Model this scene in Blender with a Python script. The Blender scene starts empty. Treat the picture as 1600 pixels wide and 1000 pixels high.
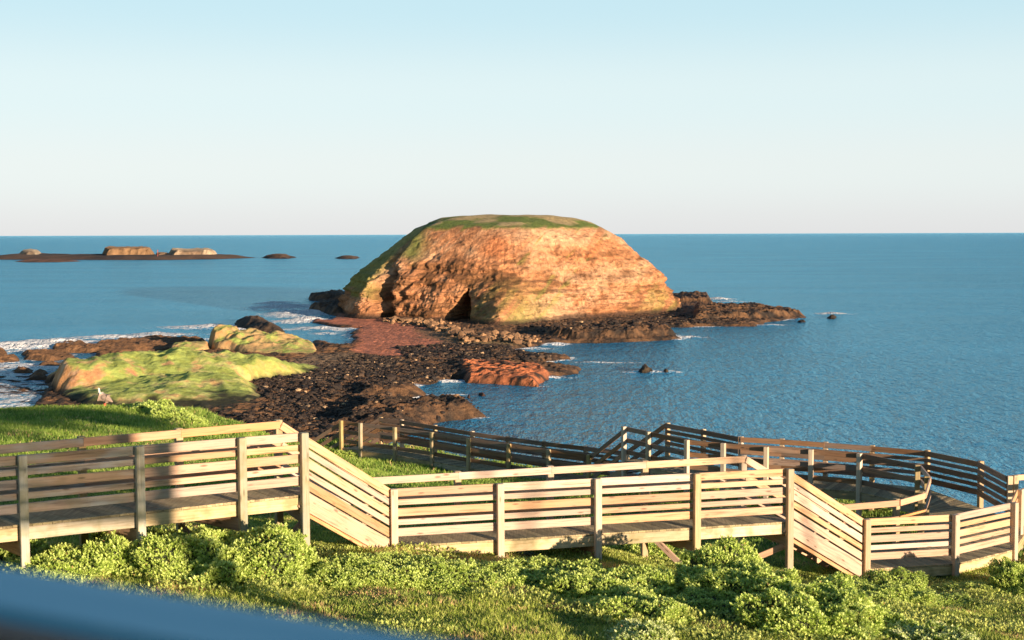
import bpy, bmesh, math, random
import numpy as np
from mathutils import Vector, Matrix
random.seed(7); RNG = np.random.default_rng(11)
scene = bpy.context.scene
COL = scene.collection
CZ = 25.0                     # eye height above the sea
F = 2100.0                    # focal length in photo pixels (1600 wide)
PITCH = math.atan((500-365.5)/F); ROLL = math.radians(0.18)
AZ = math.radians(42); EL = math.radians(7.5)
SUN = Vector((math.sin(AZ)*math.cos(EL), -math.cos(AZ)*math.cos(EL), math.sin(EL)))   # towards the sun

# ------------------------------------------------------------------ helpers
def ray(px, py):
    u, v = px-800, 500-py
    c, s = math.cos(ROLL), math.sin(ROLL)
    u, v = c*u + s*v, -s*u + c*v
    u /= F; v /= F
    return (u, math.cos(PITCH)+v*math.sin(PITCH), -math.sin(PITCH)+v*math.cos(PITCH))
def on_z(px, py, zrel):
    d = ray(px, py); t = zrel/d[2]
    return (d[0]*t, d[1]*t)
def at_y(px, py, y):
    d = ray(px, py); t = y/d[1]
    return (d[0]*t, y, CZ+d[2]*t)

def tag(o, label=None, cat=None, group=None, kind=None):
    if label: o['label'] = label
    if cat: o['category'] = cat
    if group: o['group'] = group
    if kind: o['kind'] = kind
    return o
def empty(name, loc=(0, 0, 0), label=None, cat=None, group=None):
    o = bpy.data.objects.new(name, None); COL.objects.link(o); o.location = loc
    o.empty_display_size = .2
    return tag(o, label, cat, group)
def link(name, me, mat=None, parent=None):
    o = bpy.data.objects.new(name, me); COL.objects.link(o)
    if mat is not None and not me.materials: me.materials.append(mat)
    if parent is not None: o.parent = parent
    return o
def np_mesh(name, V, Fc, smooth=False, cols=None, attrs=None):
    me = bpy.data.meshes.new(name)
    V = np.asarray(V, dtype=np.float32); Fc = np.asarray(Fc, dtype=np.int32)
    n, k = Fc.shape
    me.vertices.add(len(V)); me.vertices.foreach_set('co', V.ravel())
    me.loops.add(n*k); me.loops.foreach_set('vertex_index', Fc.ravel())
    me.polygons.add(n); me.polygons.foreach_set('loop_start', np.arange(0, n*k, k, dtype=np.int32))
    me.polygons.foreach_set('use_smooth', np.full(n, smooth))
    me.update(calc_edges=True)
    if cols is not None:
        a = me.color_attributes.new('Col', 'FLOAT_COLOR', 'POINT')
        c = np.ones((len(V), 4), dtype=np.float32); c[:, :3] = cols
        a.data.foreach_set('color', c.ravel())
    for nm, arr in (attrs or {}).items():
        a = me.attributes.new(nm, 'FLOAT', 'POINT'); a.data.foreach_set('value', np.asarray(arr, dtype=np.float32).ravel())
    me.validate(); return me
def grid_faces(nr, nc):
    i = np.arange(nr-1)[:, None]*nc + np.arange(nc-1)[None, :]
    i = i.ravel(); return np.stack([i, i+1, i+nc+1, i+nc], 1)

def _h(ix, iy, iz, seed):
    n = (ix.astype(np.uint32)*np.uint32(374761393) + iy.astype(np.uint32)*np.uint32(668265263) + iz.astype(np.uint32)*np.uint32(2147483647) + np.uint32((seed*974711+12345) & 0xffffffff))
    n = (n ^ (n >> np.uint32(13)))*np.uint32(1274126177)
    n = (n ^ (n >> np.uint32(16)))*np.uint32(2246822519)
    return ((n ^ (n >> np.uint32(15))) & np.uint32(0xffffff)).astype(np.float64)/0xffffff
def vnoise(x, y, z=None, seed=0):
    x = np.asarray(x, float); y = np.asarray(y, float); z = np.zeros_like(x) if z is None else np.asarray(z, float)
    x, y, z = np.broadcast_arrays(x, y, z)
    ix, iy, iz = np.floor(x).astype(np.int64), np.floor(y).astype(np.int64), np.floor(z).astype(np.int64)
    fx, fy, fz = x-ix, y-iy, z-iz
    q = lambda t: t*t*t*(t*(t*6-15)+10)
    u, v, w = q(fx), q(fy), q(fz)
    L = lambda a, b, t: a+(b-a)*t
    r = []
    for dz in (0, 1):
        a = L(_h(ix, iy, iz+dz, seed), _h(ix+1, iy, iz+dz, seed), u)
        b = L(_h(ix, iy+1, iz+dz, seed), _h(ix+1, iy+1, iz+dz, seed), u)
        r.append(L(a, b, v))
        if not np.any(z): return r[0]*2-1
    return L(r[0], r[1], w)*2-1
def fbm(x, y, z=None, o=5, seed=0, gain=.5):
    s = 0; a = 1; n = 0; f = 1
    for k in range(o):
        s = s + a*vnoise(x*f+13.7*k, y*f+5.1*k, None if z is None else z*f+3.3*k, seed+k); n += a; a *= gain; f *= 2.03
    return s/n
def ridged(x, y, z=None, o=5, seed=0):
    s = 0; a = 1; n = 0; f = 1
    for k in range(o):
        s = s + a*(1-np.abs(vnoise(x*f+7.7*k, y*f+9.1*k, None if z is None else z*f, seed+k))*2); n += a; a *= .5; f *= 2.1
    return s/n
def sstep(a, b, x):
    t = np.clip((x-a)/(b-a), 0, 1); return t*t*(3-2*t)
def sdf_poly(X, Y, poly):
    """signed distance, positive inside"""
    P = np.asarray(poly, float); n = len(P)
    d = np.full(X.shape, 1e18); ins = np.zeros(X.shape, bool)
    for i in range(n):
        a = P[i]; b = P[(i+1) % n]; e = b-a
        wx, wy = X-a[0], Y-a[1]
        t = np.clip((wx*e[0]+wy*e[1])/(e@e+1e-12), 0, 1)
        d = np.minimum(d, (wx-t*e[0])**2+(wy-t*e[1])**2)
        c = ((a[1] > Y) != (b[1] > Y)) & (X < (b[0]-a[0])*(Y-a[1])/((b[1]-a[1]) if b[1] != a[1] else 1e-12)+a[0])
        ins ^= c
    d = np.sqrt(d); return np.where(ins, d, -d)

# ------------------------------------------------------------------ materials
def new_mat(name):
    m = bpy.data.materials.new(name); m.use_nodes = True
    nt = m.node_tree; b = nt.nodes['Principled BSDF']
    return m, nt, b
def N(nt, t, **kw):
    n = nt.nodes.new(t)
    for k, v in kw.items():
        if k.startswith('i_'):
            n.inputs[k[2:].replace('_', ' ')].default_value = v
        else: setattr(n, k, v)
    return n
def ramp(nt, src, stops):
    r = nt.nodes.new('ShaderNodeValToRGB'); e = r.color_ramp.elements
    while len(e) < len(stops): e.new(.5)
    for i, (p, c) in enumerate(stops):
        e[i].position = p; e[i].color = (c[0], c[1], c[2], 1) if hasattr(c, '__len__') else (c, c, c, 1)
    nt.links.new(src, r.inputs['Fac']); return r
def mixc(nt, a, b, fac, mode='MIX'):
    m = nt.nodes.new('ShaderNodeMix'); m.data_type = 'RGBA'; m.blend_type = mode
    for s, v in (('A', a), ('B', b)):
        sock = [i for i in m.inputs if i.name == s and i.type == 'RGBA'][0]
        if isinstance(v, tuple): sock.default_value = (*v, 1)
        else: nt.links.new(v, sock)
    fs = [i for i in m.inputs if i.name == 'Factor' and i.type == 'VALUE'][0]
    if isinstance(fac, (int, float)): fs.default_value = fac
    else: nt.links.new(fac, fs)
    return [o for o in m.outputs if o.type == 'RGBA'][0]
def math_n(nt, op, a, b=None):
    m = nt.nodes.new('ShaderNodeMath'); m.operation = op
    for i, v in enumerate((a, b)):
        if v is None: continue
        if isinstance(v, (int, float)): m.inputs[i].default_value = v
        else: nt.links.new(v, m.inputs[i])
    return m.outputs[0]
def mapping(nt, src, scale):
    m = nt.nodes.new('ShaderNodeMapping'); m.inputs['Scale'].default_value = scale
    nt.links.new(src, m.inputs['Vector']); return m

def wood(name, base, dark, grey, grey_amt=.3, moss=0.0, knots=True):
    m, nt, b = new_mat(name)
    tc = N(nt, 'ShaderNodeTexCoord'); oi = N(nt, 'ShaderNodeObjectInfo')
    off = N(nt, 'ShaderNodeVectorMath', operation='SCALE'); comb = N(nt, 'ShaderNodeCombineXYZ')
    for i in range(3): nt.links.new(oi.outputs['Random'], comb.inputs[i])
    nt.links.new(comb.outputs[0], off.inputs[0]); off.inputs['Scale'].default_value = 57.0
    add = N(nt, 'ShaderNodeVectorMath', operation='ADD')
    nt.links.new(tc.outputs['Object'], add.inputs[0]); nt.links.new(off.outputs[0], add.inputs[1])
    mp = mapping(nt, add.outputs[0], (1.6, 34, 34))
    g = N(nt, 'ShaderNodeTexNoise', i_Scale=1.0, i_Detail=6.0, i_Roughness=.6, i_Distortion=.6); nt.links.new(mp.outputs[0], g.inputs['Vector'])
    mp2 = mapping(nt, add.outputs[0], (1.3, 6, 6))
    g2 = N(nt, 'ShaderNodeTexNoise', i_Scale=1.0, i_Detail=3.0); nt.links.new(mp2.outputs[0], g2.inputs['Vector'])
    r = ramp(nt, g.outputs['Fac'], [(.3, dark), (.5, base), (.72, tuple(min(1, c*1.14) for c in base))])
    r2 = ramp(nt, g2.outputs['Fac'], [(.42, 0.0), (.68, 1.0)])
    c = mixc(nt, r.outputs[0], grey, math_n(nt, 'MULTIPLY', r2.outputs[0], grey_amt))
    # each board its own tone
    hv = N(nt, 'ShaderNodeHueSaturation'); nt.links.new(c, hv.inputs['Color'])
    nt.links.new(math_n(nt, 'ADD', math_n(nt, 'MULTIPLY', oi.outputs['Random'], .42), .76), hv.inputs['Value'])
    nt.links.new(math_n(nt, 'ADD', math_n(nt, 'MULTIPLY', math_n(nt, 'FRACT', math_n(nt, 'MULTIPLY', oi.outputs['Random'], 17.3)), .5), .75), hv.inputs['Saturation'])
    c = hv.outputs[0]
    if knots:
        mp3 = mapping(nt, add.outputs[0], (2.1, 7.5, 7.5))
        v = N(nt, 'ShaderNodeTexVoronoi', i_Scale=1.0, i_Randomness=1.0); nt.links.new(mp3.outputs[0], v.inputs['Vector'])
        kr = ramp(nt, v.outputs['Distance'], [(.04, 1.0), (.1, .75), (.17, 0.0)])
        c = mixc(nt, c, tuple(x*.42 for x in dark), math_n(nt, 'MULTIPLY', kr.outputs[0], .8))
    if moss:
        ge = N(nt, 'ShaderNodeNewGeometry')
        n3 = N(nt, 'ShaderNodeTexNoise', i_Scale=3.5, i_Detail=5.0); nt.links.new(ge.outputs['Position'], n3.inputs['Vector'])
        mr = ramp(nt, n3.outputs['Fac'], [(.45, 0.0), (.65, 1.0)])
        c = mixc(nt, c, (.17, .15, .045), math_n(nt, 'MULTIPLY', mr.outputs[0], moss))
    nt.links.new(c, b.inputs['Base Color'])
    b.inputs['Roughness'].default_value = .78
    bp = N(nt, 'ShaderNodeBump', i_Strength=.35, i_Distance=.01); nt.links.new(g.outputs['Fac'], bp.inputs['Height'])
    nt.links.new(bp.outputs[0], b.inputs['Normal'])
    return m
M_PINE = wood('pale_pine', (.51, .33, .205), (.29, .15, .085), (.46, .39, .31), .3)
M_PINEW = wood('weathered_pine', (.33, .235, .165), (.17, .11, .075), (.34, .34, .31), .8, moss=.25)
M_POST = wood('post_pine', (.50, .36, .22), (.40, .26, .14), (.45, .42, .33), .35, moss=.15)
M_POSTW = wood('weathered_post', (.44, .38, .26), (.26, .20, .12), (.33, .34, .27), .7, moss=.5)
M_BROWN = wood('dark_brown_timber', (.23, .13, .075), (.09, .05, .03), (.22, .17, .12), .5)  # dark brown timber of the far rails
M_OLDPOST = wood('old_post_timber', (.40, .30, .16), (.24, .16, .08), (.33, .29, .2), .5, moss=.4)
M_RED = wood('reddish_timber', (.48, .27, .15), (.30, .15, .08), (.40, .30, .2), .3)
M_EDGE = wood('mossy_edge_beam', (.56, .43, .25), (.36, .25, .12), (.40, .36, .22), .4, moss=.6)

def deck_mat():
    m, nt, b = new_mat('deck_boards')
    tc = N(nt, 'ShaderNodeTexCoord'); at = N(nt, 'ShaderNodeAttribute', attribute_name='plank')
    mp = mapping(nt, tc.outputs['Object'], (30, 2.0, 30))
    g = N(nt, 'ShaderNodeTexNoise', i_Scale=1.0, i_Detail=5.0); nt.links.new(mp.outputs[0], g.inputs['Vector'])
    n2 = N(nt, 'ShaderNodeTexNoise', i_Scale=1.3, i_Detail=5.0); nt.links.new(tc.outputs['Object'], n2.inputs['Vector'])
    r = ramp(nt, g.outputs['Fac'], [(.3, (.22, .165, .085)), (.7, (.46, .35, .19))])
    r2 = ramp(nt, n2.outputs['Fac'], [(.4, 0.0), (.62, 1.0)])
    c = mixc(nt, r.outputs[0], (.24, .20, .09), math_n(nt, 'MULTIPLY', r2.outputs[0], .6))
    hv = N(nt, 'ShaderNodeHueSaturation'); nt.links.new(c, hv.inputs['Color'])
    nt.links.new(math_n(nt, 'ADD', math_n(nt, 'MULTIPLY', at.outputs['Fac'], .7), .65), hv.inputs['Value'])
    nt.links.new(hv.outputs[0], b.inputs['Base Color']); b.inputs['Roughness'].default_value = .85
    bp = N(nt, 'ShaderNodeBump', i_Strength=.4, i_Distance=.01); nt.links.new(g.outputs['Fac'], bp.inputs['Height']); nt.links.new(bp.outputs[0], b.inputs['Normal'])
    return m
M_DECK = deck_mat()

def land_mat(name, bump_scale=2.0, bump_d=.12, amt=.35, rough=.95, spec=.2):
    """colour comes from the 'Col' attribute (where grass, soil and rock lie), broken up by noise"""
    m, nt, b = new_mat(name)
    at = N(nt, 'ShaderNodeAttribute', attribute_name='Col'); tc = N(nt, 'ShaderNodeTexCoord')
    n1 = N(nt, 'ShaderNodeTexNoise', i_Scale=bump_scale, i_Detail=8.0, i_Roughness=.65); nt.links.new(tc.outputs['Object'], n1.inputs['Vector'])
    n2 = N(nt, 'ShaderNodeTexNoise', i_Scale=bump_scale*4.3, i_Detail=5.0, i_Roughness=.6); nt.links.new(tc.outputs['Object'], n2.inputs['Vector'])
    r = ramp(nt, n1.outputs['Fac'], [(.32, 1-amt), (.5, 1.0), (.7, 1+amt*.6)])
    r2 = ramp(nt, n2.outputs['Fac'], [(.3, 1-amt*.7), (.7, 1+amt*.5)])
    c = mixc(nt, at.outputs['Color'], r.outputs[0], 1.0, 'MULTIPLY')
    c = mixc(nt, c, r2.outputs[0], 1.0, 'MULTIPLY')
    nt.links.new(c, b.inputs['Base Color']); b.inputs['Roughness'].default_value = rough
    b.inputs['Specular IOR Level'].default_value = spec
    s = math_n(nt, 'ADD', n1.outputs['Fac'], math_n(nt, 'MULTIPLY', n2.outputs['Fac'], .35))
    bp = N(nt, 'ShaderNodeBump', i_Strength=.9, i_Distance=bump_d); nt.links.new(s, bp.inputs['Height']); nt.links.new(bp.outputs[0], b.inputs['Normal'])
    return m
M_ISLAND = land_mat('island_soil_and_rock', .6, 1.15, .38)
M_SHELF = land_mat('dark_shore_rock', 1.1, .5, .5, .8, .3)
M_MOUND = land_mat('mound_grass_and_soil', 1.6, .22, .22)
M_GROUND = land_mat('clifftop_ground', 5.0, .06, .4)
M_STONE = land_mat('basalt_stone', 2.0, .15, .4, .8, .3)
M_ISLET = land_mat('islet_rock', .25, 1.2, .4)

def leaf_mat(name, transl=.25, rough=.55):
    m, nt, b = new_mat(name)
    at = N(nt, 'ShaderNodeAttribute', attribute_name='Col')
    nt.links.new(at.outputs['Color'], b.inputs['Base Color']); b.inputs['Roughness'].default_value = rough
    b.inputs['Specular IOR Level'].default_value = .3
    tr = N(nt, 'ShaderNodeBsdfTranslucent'); nt.links.new(at.outputs['Color'], tr.inputs['Color'])
    mx = N(nt, 'ShaderNodeMixShader'); mx.inputs[0].default_value = transl
    nt.links.new(b.outputs[0], mx.inputs[1]); nt.links.new(tr.outputs[0], mx.inputs[2])
    nt.links.new(mx.outputs[0], nt.nodes['Material Output'].inputs['Surface'])
    return m
M_LEAF = leaf_mat('shrub_leaves'); M_GRASS = leaf_mat('grass_blades', .3, .6)
def plain(name, col, rough=.7, metal=0, noise=.15, scale=8):
    m, nt, b = new_mat(name)
    tc = N(nt, 'ShaderNodeTexCoord'); n1 = N(nt, 'ShaderNodeTexNoise', i_Scale=float(scale), i_Detail=5.0); nt.links.new(tc.outputs['Object'], n1.inputs['Vector'])
    r = ramp(nt, n1.outputs['Fac'], [(.3, tuple(c*(1-noise) for c in col)), (.7, tuple(min(1, c*(1+noise)) for c in col))])
    nt.links.new(r.outputs[0], b.inputs['Base Color']); b.inputs['Roughness'].default_value = rough; b.inputs['Metallic'].default_value = metal
    return m
M_TWIG = plain('shrub_twigs', (.035, .045, .015), .9, 0, .4, 20)

def sea_mat():
    m, nt, b = new_mat('sea_water')
    tc = N(nt, 'ShaderNodeTexCoord')
    hs = []
    for sc, st, w in ((.011, (1, .8, 1), 3.0), (.045, (1, .6, 1), .8), (.2, (1, .42, 1), 1.0), (.8, (1, .34, 1), .85), (2.4, (1, .34, 1), .34)):
        mp = mapping(nt, tc.outputs['Object'], tuple(sc*s for s in st)); mp.inputs['Rotation'].default_value = (0, 0, .12)
        n = N(nt, 'ShaderNodeTexNoise', i_Scale=1.0, i_Detail=3.0, i_Roughness=.55, i_Distortion=.35); nt.links.new(mp.outputs[0], n.inputs['Vector'])
        hs.append(math_n(nt, 'MULTIPLY', n.outputs['Fac'], w))
    h = hs[0]
    for x in hs[1:]: h = math_n(nt, 'ADD', h, x)
    bp = N(nt, 'ShaderNodeBump', i_Strength=1.0, i_Distance=SEA_BUMP); nt.links.new(h, bp.inputs['Height'])
    # broad patches of deeper and greener water
    mp = mapping(nt, tc.outputs['Object'], (.006, .02, .01))
    n = N(nt, 'ShaderNodeTexNoise', i_Scale=1.0, i_Detail=4.0); nt.links.new(mp.outputs[0], n.inputs['Vector'])
    r = ramp(nt, n.outputs['Fac'], [(.35, SEA_A), (.65, SEA_B)])
    # foam
    fo = N(nt, 'ShaderNodeAttribute', attribute_name='foam_sheen')
    mpf = mapping(nt, tc.outputs['Object'], (.28, .42, .3))
    fn = N(nt, 'ShaderNodeTexNoise', i_Scale=1.0, i_Detail=7.0, i_Roughness=.68, i_Distortion=1.2); nt.links.new(mpf.outputs[0], fn.inputs['Vector'])
    f = math_n(nt, 'ADD', fo.outputs['Fac'], math_n(nt, 'MULTIPLY', math_n(nt, 'SUBTRACT', fn.outputs['Fac'], .5), 1.9))
    fr = ramp(nt, f, [(.34, 0.0), (.50, 1.0)])
    c = mixc(nt, r.outputs[0], (.95, .93, .9), fr.outputs[0])
    nt.nodes.remove(b)
    df = N(nt, 'ShaderNodeBsdfDiffuse'); nt.links.new(c, df.inputs['Color']); nt.links.new(bp.outputs[0], df.inputs['Normal'])
    gl = N(nt, 'ShaderNodeBsdfGlossy', i_Roughness=.14); gl.inputs['Color'].default_value = (*SEA_TINT, 1); nt.links.new(bp.outputs[0], gl.inputs['Normal'])
    fn2 = N(nt, 'ShaderNodeFresnel', i_IOR=1.33); nt.links.new(bp.outputs[0], fn2.inputs['Normal'])
    k = math_n(nt, 'MULTIPLY', math_n(nt, 'MINIMUM', math_n(nt, 'ADD', fn2.outputs[0], .14), .9), .98)       # choppy water never mirrors fully
    k = math_n(nt, 'MULTIPLY', k, math_n(nt, 'SUBTRACT', 1.0, fr.outputs[0]))
    mx = N(nt, 'ShaderNodeMixShader'); nt.links.new(k, mx.inputs[0]); nt.links.new(df.outputs[0], mx.inputs[1]); nt.links.new(gl.outputs[0], mx.inputs[2])
    nt.links.new(mx.outputs[0], nt.nodes['Material Output'].inputs['Surface'])
    return m
SEA_BUMP = 3.6; SEA_A = (.010, .17, .34); SEA_B = (.022, .24, .45); SEA_TINT = (.52, .89, 1.0)
M_SEA = sea_mat()

# ------------------------------------------------------------------ clifftop ground
ctrl = np.array([(-40, 4, -3.6), (-12, 8, -3.9), (0, 8, -4.1), (12, 8, -5.0), (40, 8, -6.0), (-12, 15, -4.7), (0, 15.5, -5.15), (8, 16, -5.75), (14, 18, -6.5), (20, 20, -6.6),
    (-7.4, 20.2, -5.2), (-3.5, 22.2, -5.4), (-.2, 24.6, -5.95), (1.6, 25, -6.15), (3.5, 25.5, -6.5), (5.4, 26.2, -6.9), (7.5, 28, -7.35), (10, 28, -7.3), (12, 28.5, -7.2), (18, 30, -7.3), (30, 30, -7.6),
    (2.5, 28, -6.8), (0, 35, -7.2), (2, 43, -8.15), (-2, 45.5, -8.3), (-6.5, 50.5, -8.55), (-8, 44, -7.4), (-9, 30, -5.8),
    (-14, 57, -7.45), (-20, 58, -7.5), (-27, 57, -7.75), (-14, 42, -6.3), (-25, 42, -6.2), (-40, 50, -7.5), (-12, 30, -5.6), (-25, 25, -5.0),
    (9, 34, -7.6), (12, 37, -7.9), (6, 39, -7.9), (3, 41.5, -8.1), (18, 36, -8), (-11, 50, -7.4)])
def rbf_fit(P):
    D = np.hypot(P[:, None, 0]-P[None, :, 0], P[:, None, 1]-P[None, :, 1])
    n = len(P); A = np.zeros((n+3, n+3)); A[:n, :n] = -D - np.eye(n)*.05; A[:n, n] = 1; A[:n, n+1:] = P[:, :2]
    A[n, :n] = 1; A[n+1:, :n] = P[:, :2].T
    return np.linalg.solve(A, np.r_[P[:, 2], 0, 0, 0])
_w = rbf_fit(ctrl)
EDGE = [(-70, 52), (-40, 58), (-27, 60.5), (-14.2, 59), (-11.5, 55), (-9.5, 52), (-6.8, 54.5), (-3.5, 54), (3.2, 47.2), (5.5, 44.0), (8.5, 41.2), (13, 39.8), (15, 36), (30, 38), (70, 34), (70, -30), (-70, -30)]
def ground_z(x, y, bumps=True):
    x = np.atleast_1d(np.asarray(x, float)); y = np.atleast_1d(np.asarray(y, float))
    z = np.full(x.shape, _w[-3]) + _w[-2]*x + _w[-1]*y
    for i in range(len(ctrl)): z = z - _w[i]*np.hypot(x-ctrl[i, 0], y-ctrl[i, 1])
    z = np.clip(z, -9, -1.5)
    z = z + .07*fbm(x*.6, y*.6, o=3, seed=3)
    sd = sdf_poly(x, y, EDGE) + 1.2*fbm(x*.25, y*.25, o=3, seed=8)
    out = np.maximum(-sd, 0)
    z = z - sstep(0, 2.5, out)*out*.95
    z = z + np.where(out > 0, np.minimum(out, 6)*.18*fbm(x*.3, y*.3, o=4, seed=5), 0)
    return np.maximum(z+CZ, -3)
def gz(x, y): return float(ground_z([x], [y])[0])
def hit_ground(px, py, y0=6.0, y1=60.0):
    d = ray(px, py); ys = np.linspace(y0, y1, 1200); t = ys/d[1]
    g = ground_z(d[0]*t, ys); zz = CZ + d[2]*t
    k = np.argmax(zz < g); return (d[0]*t[k], ys[k], float(g[k]))
xs = np.arange(-62, 62.1, .34); ys = np.r_[np.arange(-28, 4, 1.0), np.arange(4, 64, .3), np.arange(64, 110, .8)]
X, Y = np.meshgrid(xs, ys); Z = ground_z(X.ravel(), Y.ravel()).reshape(X.shape)
sd = sdf_poly(X, Y, EDGE)
n1 = fbm(X*.35, Y*.35, o=5, seed=21); n2 = fbm(X*1.4, Y*1.4, o=4, seed=22)
g = np.array([.075, .115, .022]); dry = np.array([.26, .19, .085]); soil = np.array([.09, .06, .035]); lime = np.array([.15, .19, .04])
c = g + (lime-g)*sstep(-.1, .45, n1)[..., None]*.7
c = c + (dry-c)*(sstep(.16, .46, n2-.25*n1)*.6)[..., None]
c = c + (soil-c)*(sstep(.3, -2.0, sd))[..., None]
obj = link('ground', np_mesh('ground', np.stack([X, Y, Z], -1).reshape(-1, 3), grid_faces(*X.shape), True, c.reshape(-1, 3)), M_GROUND)
tag(obj, 'grassy clifftop slope under and around the boardwalk', 'ground', kind='structure')

# ------------------------------------------------------------------ rock shelf at sea level
def wpoly(pts, z=.4): return [on_z(px, py, z-CZ) for px, py in pts]
MAIN = wpoly([(481, 464), (502, 457), (541, 452), (700, 450), (1000, 450), (1056, 459), (1085, 460), (1108, 463), (1118, 475), (1186, 481), (1228, 488), (1264, 494), (1199, 502), (1183, 508), (1131, 508), (1072, 510), (1046, 510),
    (981, 515), (1027, 514), (1052, 516), (1066, 528), (991, 532), (942, 534), (894, 534), (845, 537), (815, 543), (800, 548), (845, 554), (894, 555), (894, 559), (845, 565), (874, 568), (910, 573), (907, 580), (858, 586), (850, 594), (838, 601), (812, 599), (800, 597),
    (768, 596), (749, 596), (726, 595), (715, 590), (702, 592), (673, 596), (650, 601), (627, 606), (641, 607), (662, 610), (671, 616), (654, 620), (622, 621), (582, 625), (610, 632), (624, 630), (662, 629), (703, 626), (717, 628), (749, 641), (760, 647), (700, 654), (665, 664), (640, 676), (600, 700),
    (300, 720), (120, 700), (60, 660), (45, 630), (70, 600), (110, 575), (180, 560), (250, 552), (330, 545), (440, 545), (480, 546), (487, 539), (490, 530), (520, 535), (535, 539), (550, 530), (541, 521), (562, 511), (532, 510), (514, 507), (487, 503), (487, 497), (514, 500), (526, 492), (478, 485), (480, 482), (520, 474), (483, 468)])
BARS = [wpoly(p) for p in (
    [(78, 542), (97, 535), (112, 534), (144, 537), (168, 534), (208, 529), (235, 527), (270, 526), (320, 528), (327, 537), (325, 545), (270, 546), (235, 549), (200, 556), (150, 556), (145, 549), (100, 549), (78, 547)],
    [(31, 551), (64, 547), (96, 548), (120, 551), (121, 557), (80, 562), (37, 560)],
    [(-60, 558), (0, 558), (33, 559), (32, 564), (0, 566), (-60, 566)],
    [(-50, 546), (10, 547), (14, 551), (0, 555), (-50, 555)])]
PATCHY = wpoly([(-60, 572), (40, 566), (95, 560), (150, 556), (80, 640), (60, 665), (-60, 650)])
BARS2 = [wpoly(p) for p in ([(60, 567), (95, 566), (98, 570), (60, 571)], [(45, 582), (75, 580), (80, 590), (40, 592)], [(20, 577), (55, 576), (50, 581), (15, 583)])]
RED_SPIT = wpoly([(722, 571), (745, 570), (790, 574), (840, 578), (858, 586), (850, 595), (838, 601), (812, 599), (768, 597), (726, 594)])
RED_FLAT = wpoly([(487, 496), (530, 491), (585, 497), (650, 512), (690, 522), (720, 545), (690, 562), (640, 562), (590, 558), (545, 552), (556, 538), (552, 527), (562, 511), (487, 503)])
OLIVE = wpoly([(640, 515), (690, 518), (760, 528), (830, 540), (800, 545), (700, 540), (650, 530)])
GREY = wpoly([(440, 575), (470, 558), (560, 556), (640, 570), (600, 592), (520, 605), (440, 600)])
sx = np.arange(-112, 112, .5); sy = np.r_[np.arange(118, 300, .42), np.arange(300, 420, .7), np.arange(420, 570, 1.6)]
X, Y = np.meshgrid(sx, sy)
nA = fbm(X*.22, Y*.22, o=4, seed=31); nB = ridged(X*.16, Y*.3, o=5, seed=33)
sdm = sdf_poly(X, Y, MAIN)
sdb = np.max([sdf_poly(X, Y, b) for b in BARS+BARS2], 0)
sdp = sdf_poly(X, Y, PATCHY)
red = sstep(-1, 2, sdf_poly(X, Y, RED_FLAT)+2*nA); redS = sstep(-.8, .8, sdf_poly(X, Y, RED_SPIT))
hm = -1.0 + 1.55*sstep(-1.2, 1.6, sdm+1.3*nA)                      # flat platform
hm += sstep(0, 5, sdm)*(.1 + .42*np.maximum(nB, -.2)*(1-.75*red) + .16*ridged(X*.8, Y*.8, o=3, seed=37)*(1-.7*red))
hm += .35*sstep(0, 3, sdm)*ridged(X*1.1, Y*1.1, o=3, seed=39)*(1-.6*red)
hm += .8*redS*(.8+.35*ridged(X*.35, Y*.35, o=3, seed=41))
hb = -1.0 + sstep(-.8, 1.6, sdb+.8*nA)*(1.5+.8*nB+.3*ridged(X*.8, Y*.8, o=3, seed=37))
hp = -1.0 + sstep(-1, 2, sdp)*(.92 + .42*ridged(X*.17, Y*.6, o=5, seed=44))
# long lower spit stands a bit prouder
SPIT = wpoly([(582, 630), (662, 632), (703, 628), (717, 630), (749, 642), (755, 647), (690, 655), (600, 680), (520, 670)])
hm += 1.5*sstep(-.5, 2.5, sdf_poly(X, Y, SPIT))*(.6+.6*ridged(X*.3, Y*.3, o=4, seed=45))
SPIT2 = wpoly([(560, 608), (627, 607), (662, 611), (668, 616), (640, 620), (560, 622)])
hm += .8*sstep(-.5, 2, sdf_poly(X, Y, SPIT2))
for bar in ([(860, 518), (981, 516), (1040, 517), (1056, 526), (990, 530), (900, 532), (850, 528)], [(1060, 463), (1108, 464), (1112, 473), (1060, 474)], [(1085, 482), (1186, 483), (1255, 494), (1180, 500), (1085, 502)], [(481, 465), (538, 459), (540, 470), (484, 468)], [(480, 484), (540, 476), (590, 484), (590, 492), (520, 490)]):
    hm += 1.8*sstep(-.6, 1.5, sdf_poly(X, Y, wpoly(bar)))*(.7+.5*ridged(X*.25, Y*.25, o=4, seed=47))
H = np.maximum(np.maximum(hm, hb), hp)
H = np.minimum(H, 5)
nz = fbm(X*.5, Y*.5, o=4, seed=51)
black = np.array([.03, .02, .013]); brown = np.array([.16, .08, .035]); redc = np.array([.46, .16, .085]); olive = np.array([.15, .10, .045]); greyc = np.array([.12, .085, .055])
c = black + (brown-black)*(sstep(-.35, .5, nz+.3*nB))[..., None]
c = c + (brown*1.3-c)*(sstep(-.5, .5, sdb)*.5)[..., None]
c = c + (redc-c)*(red*(.55+.45*sstep(-.5, .3, nz)))[..., None]
c = c + (np.array([.52, .16, .06])-c)*(redS*sstep(-.5, .2, nz))[..., None]
c = c + (olive-c)*(sstep(-1, 3, sdf_poly(X, Y, OLIVE)+3*nA)*.8)[..., None]
c = c + (greyc-c)*(sstep(-2, 4, sdf_poly(X, Y, GREY)+4*nA)*.8)[..., None]
c = c * (1-.35*sstep(.45, .0, H))[..., None]        # wet, weedy rock near the waterline
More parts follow.
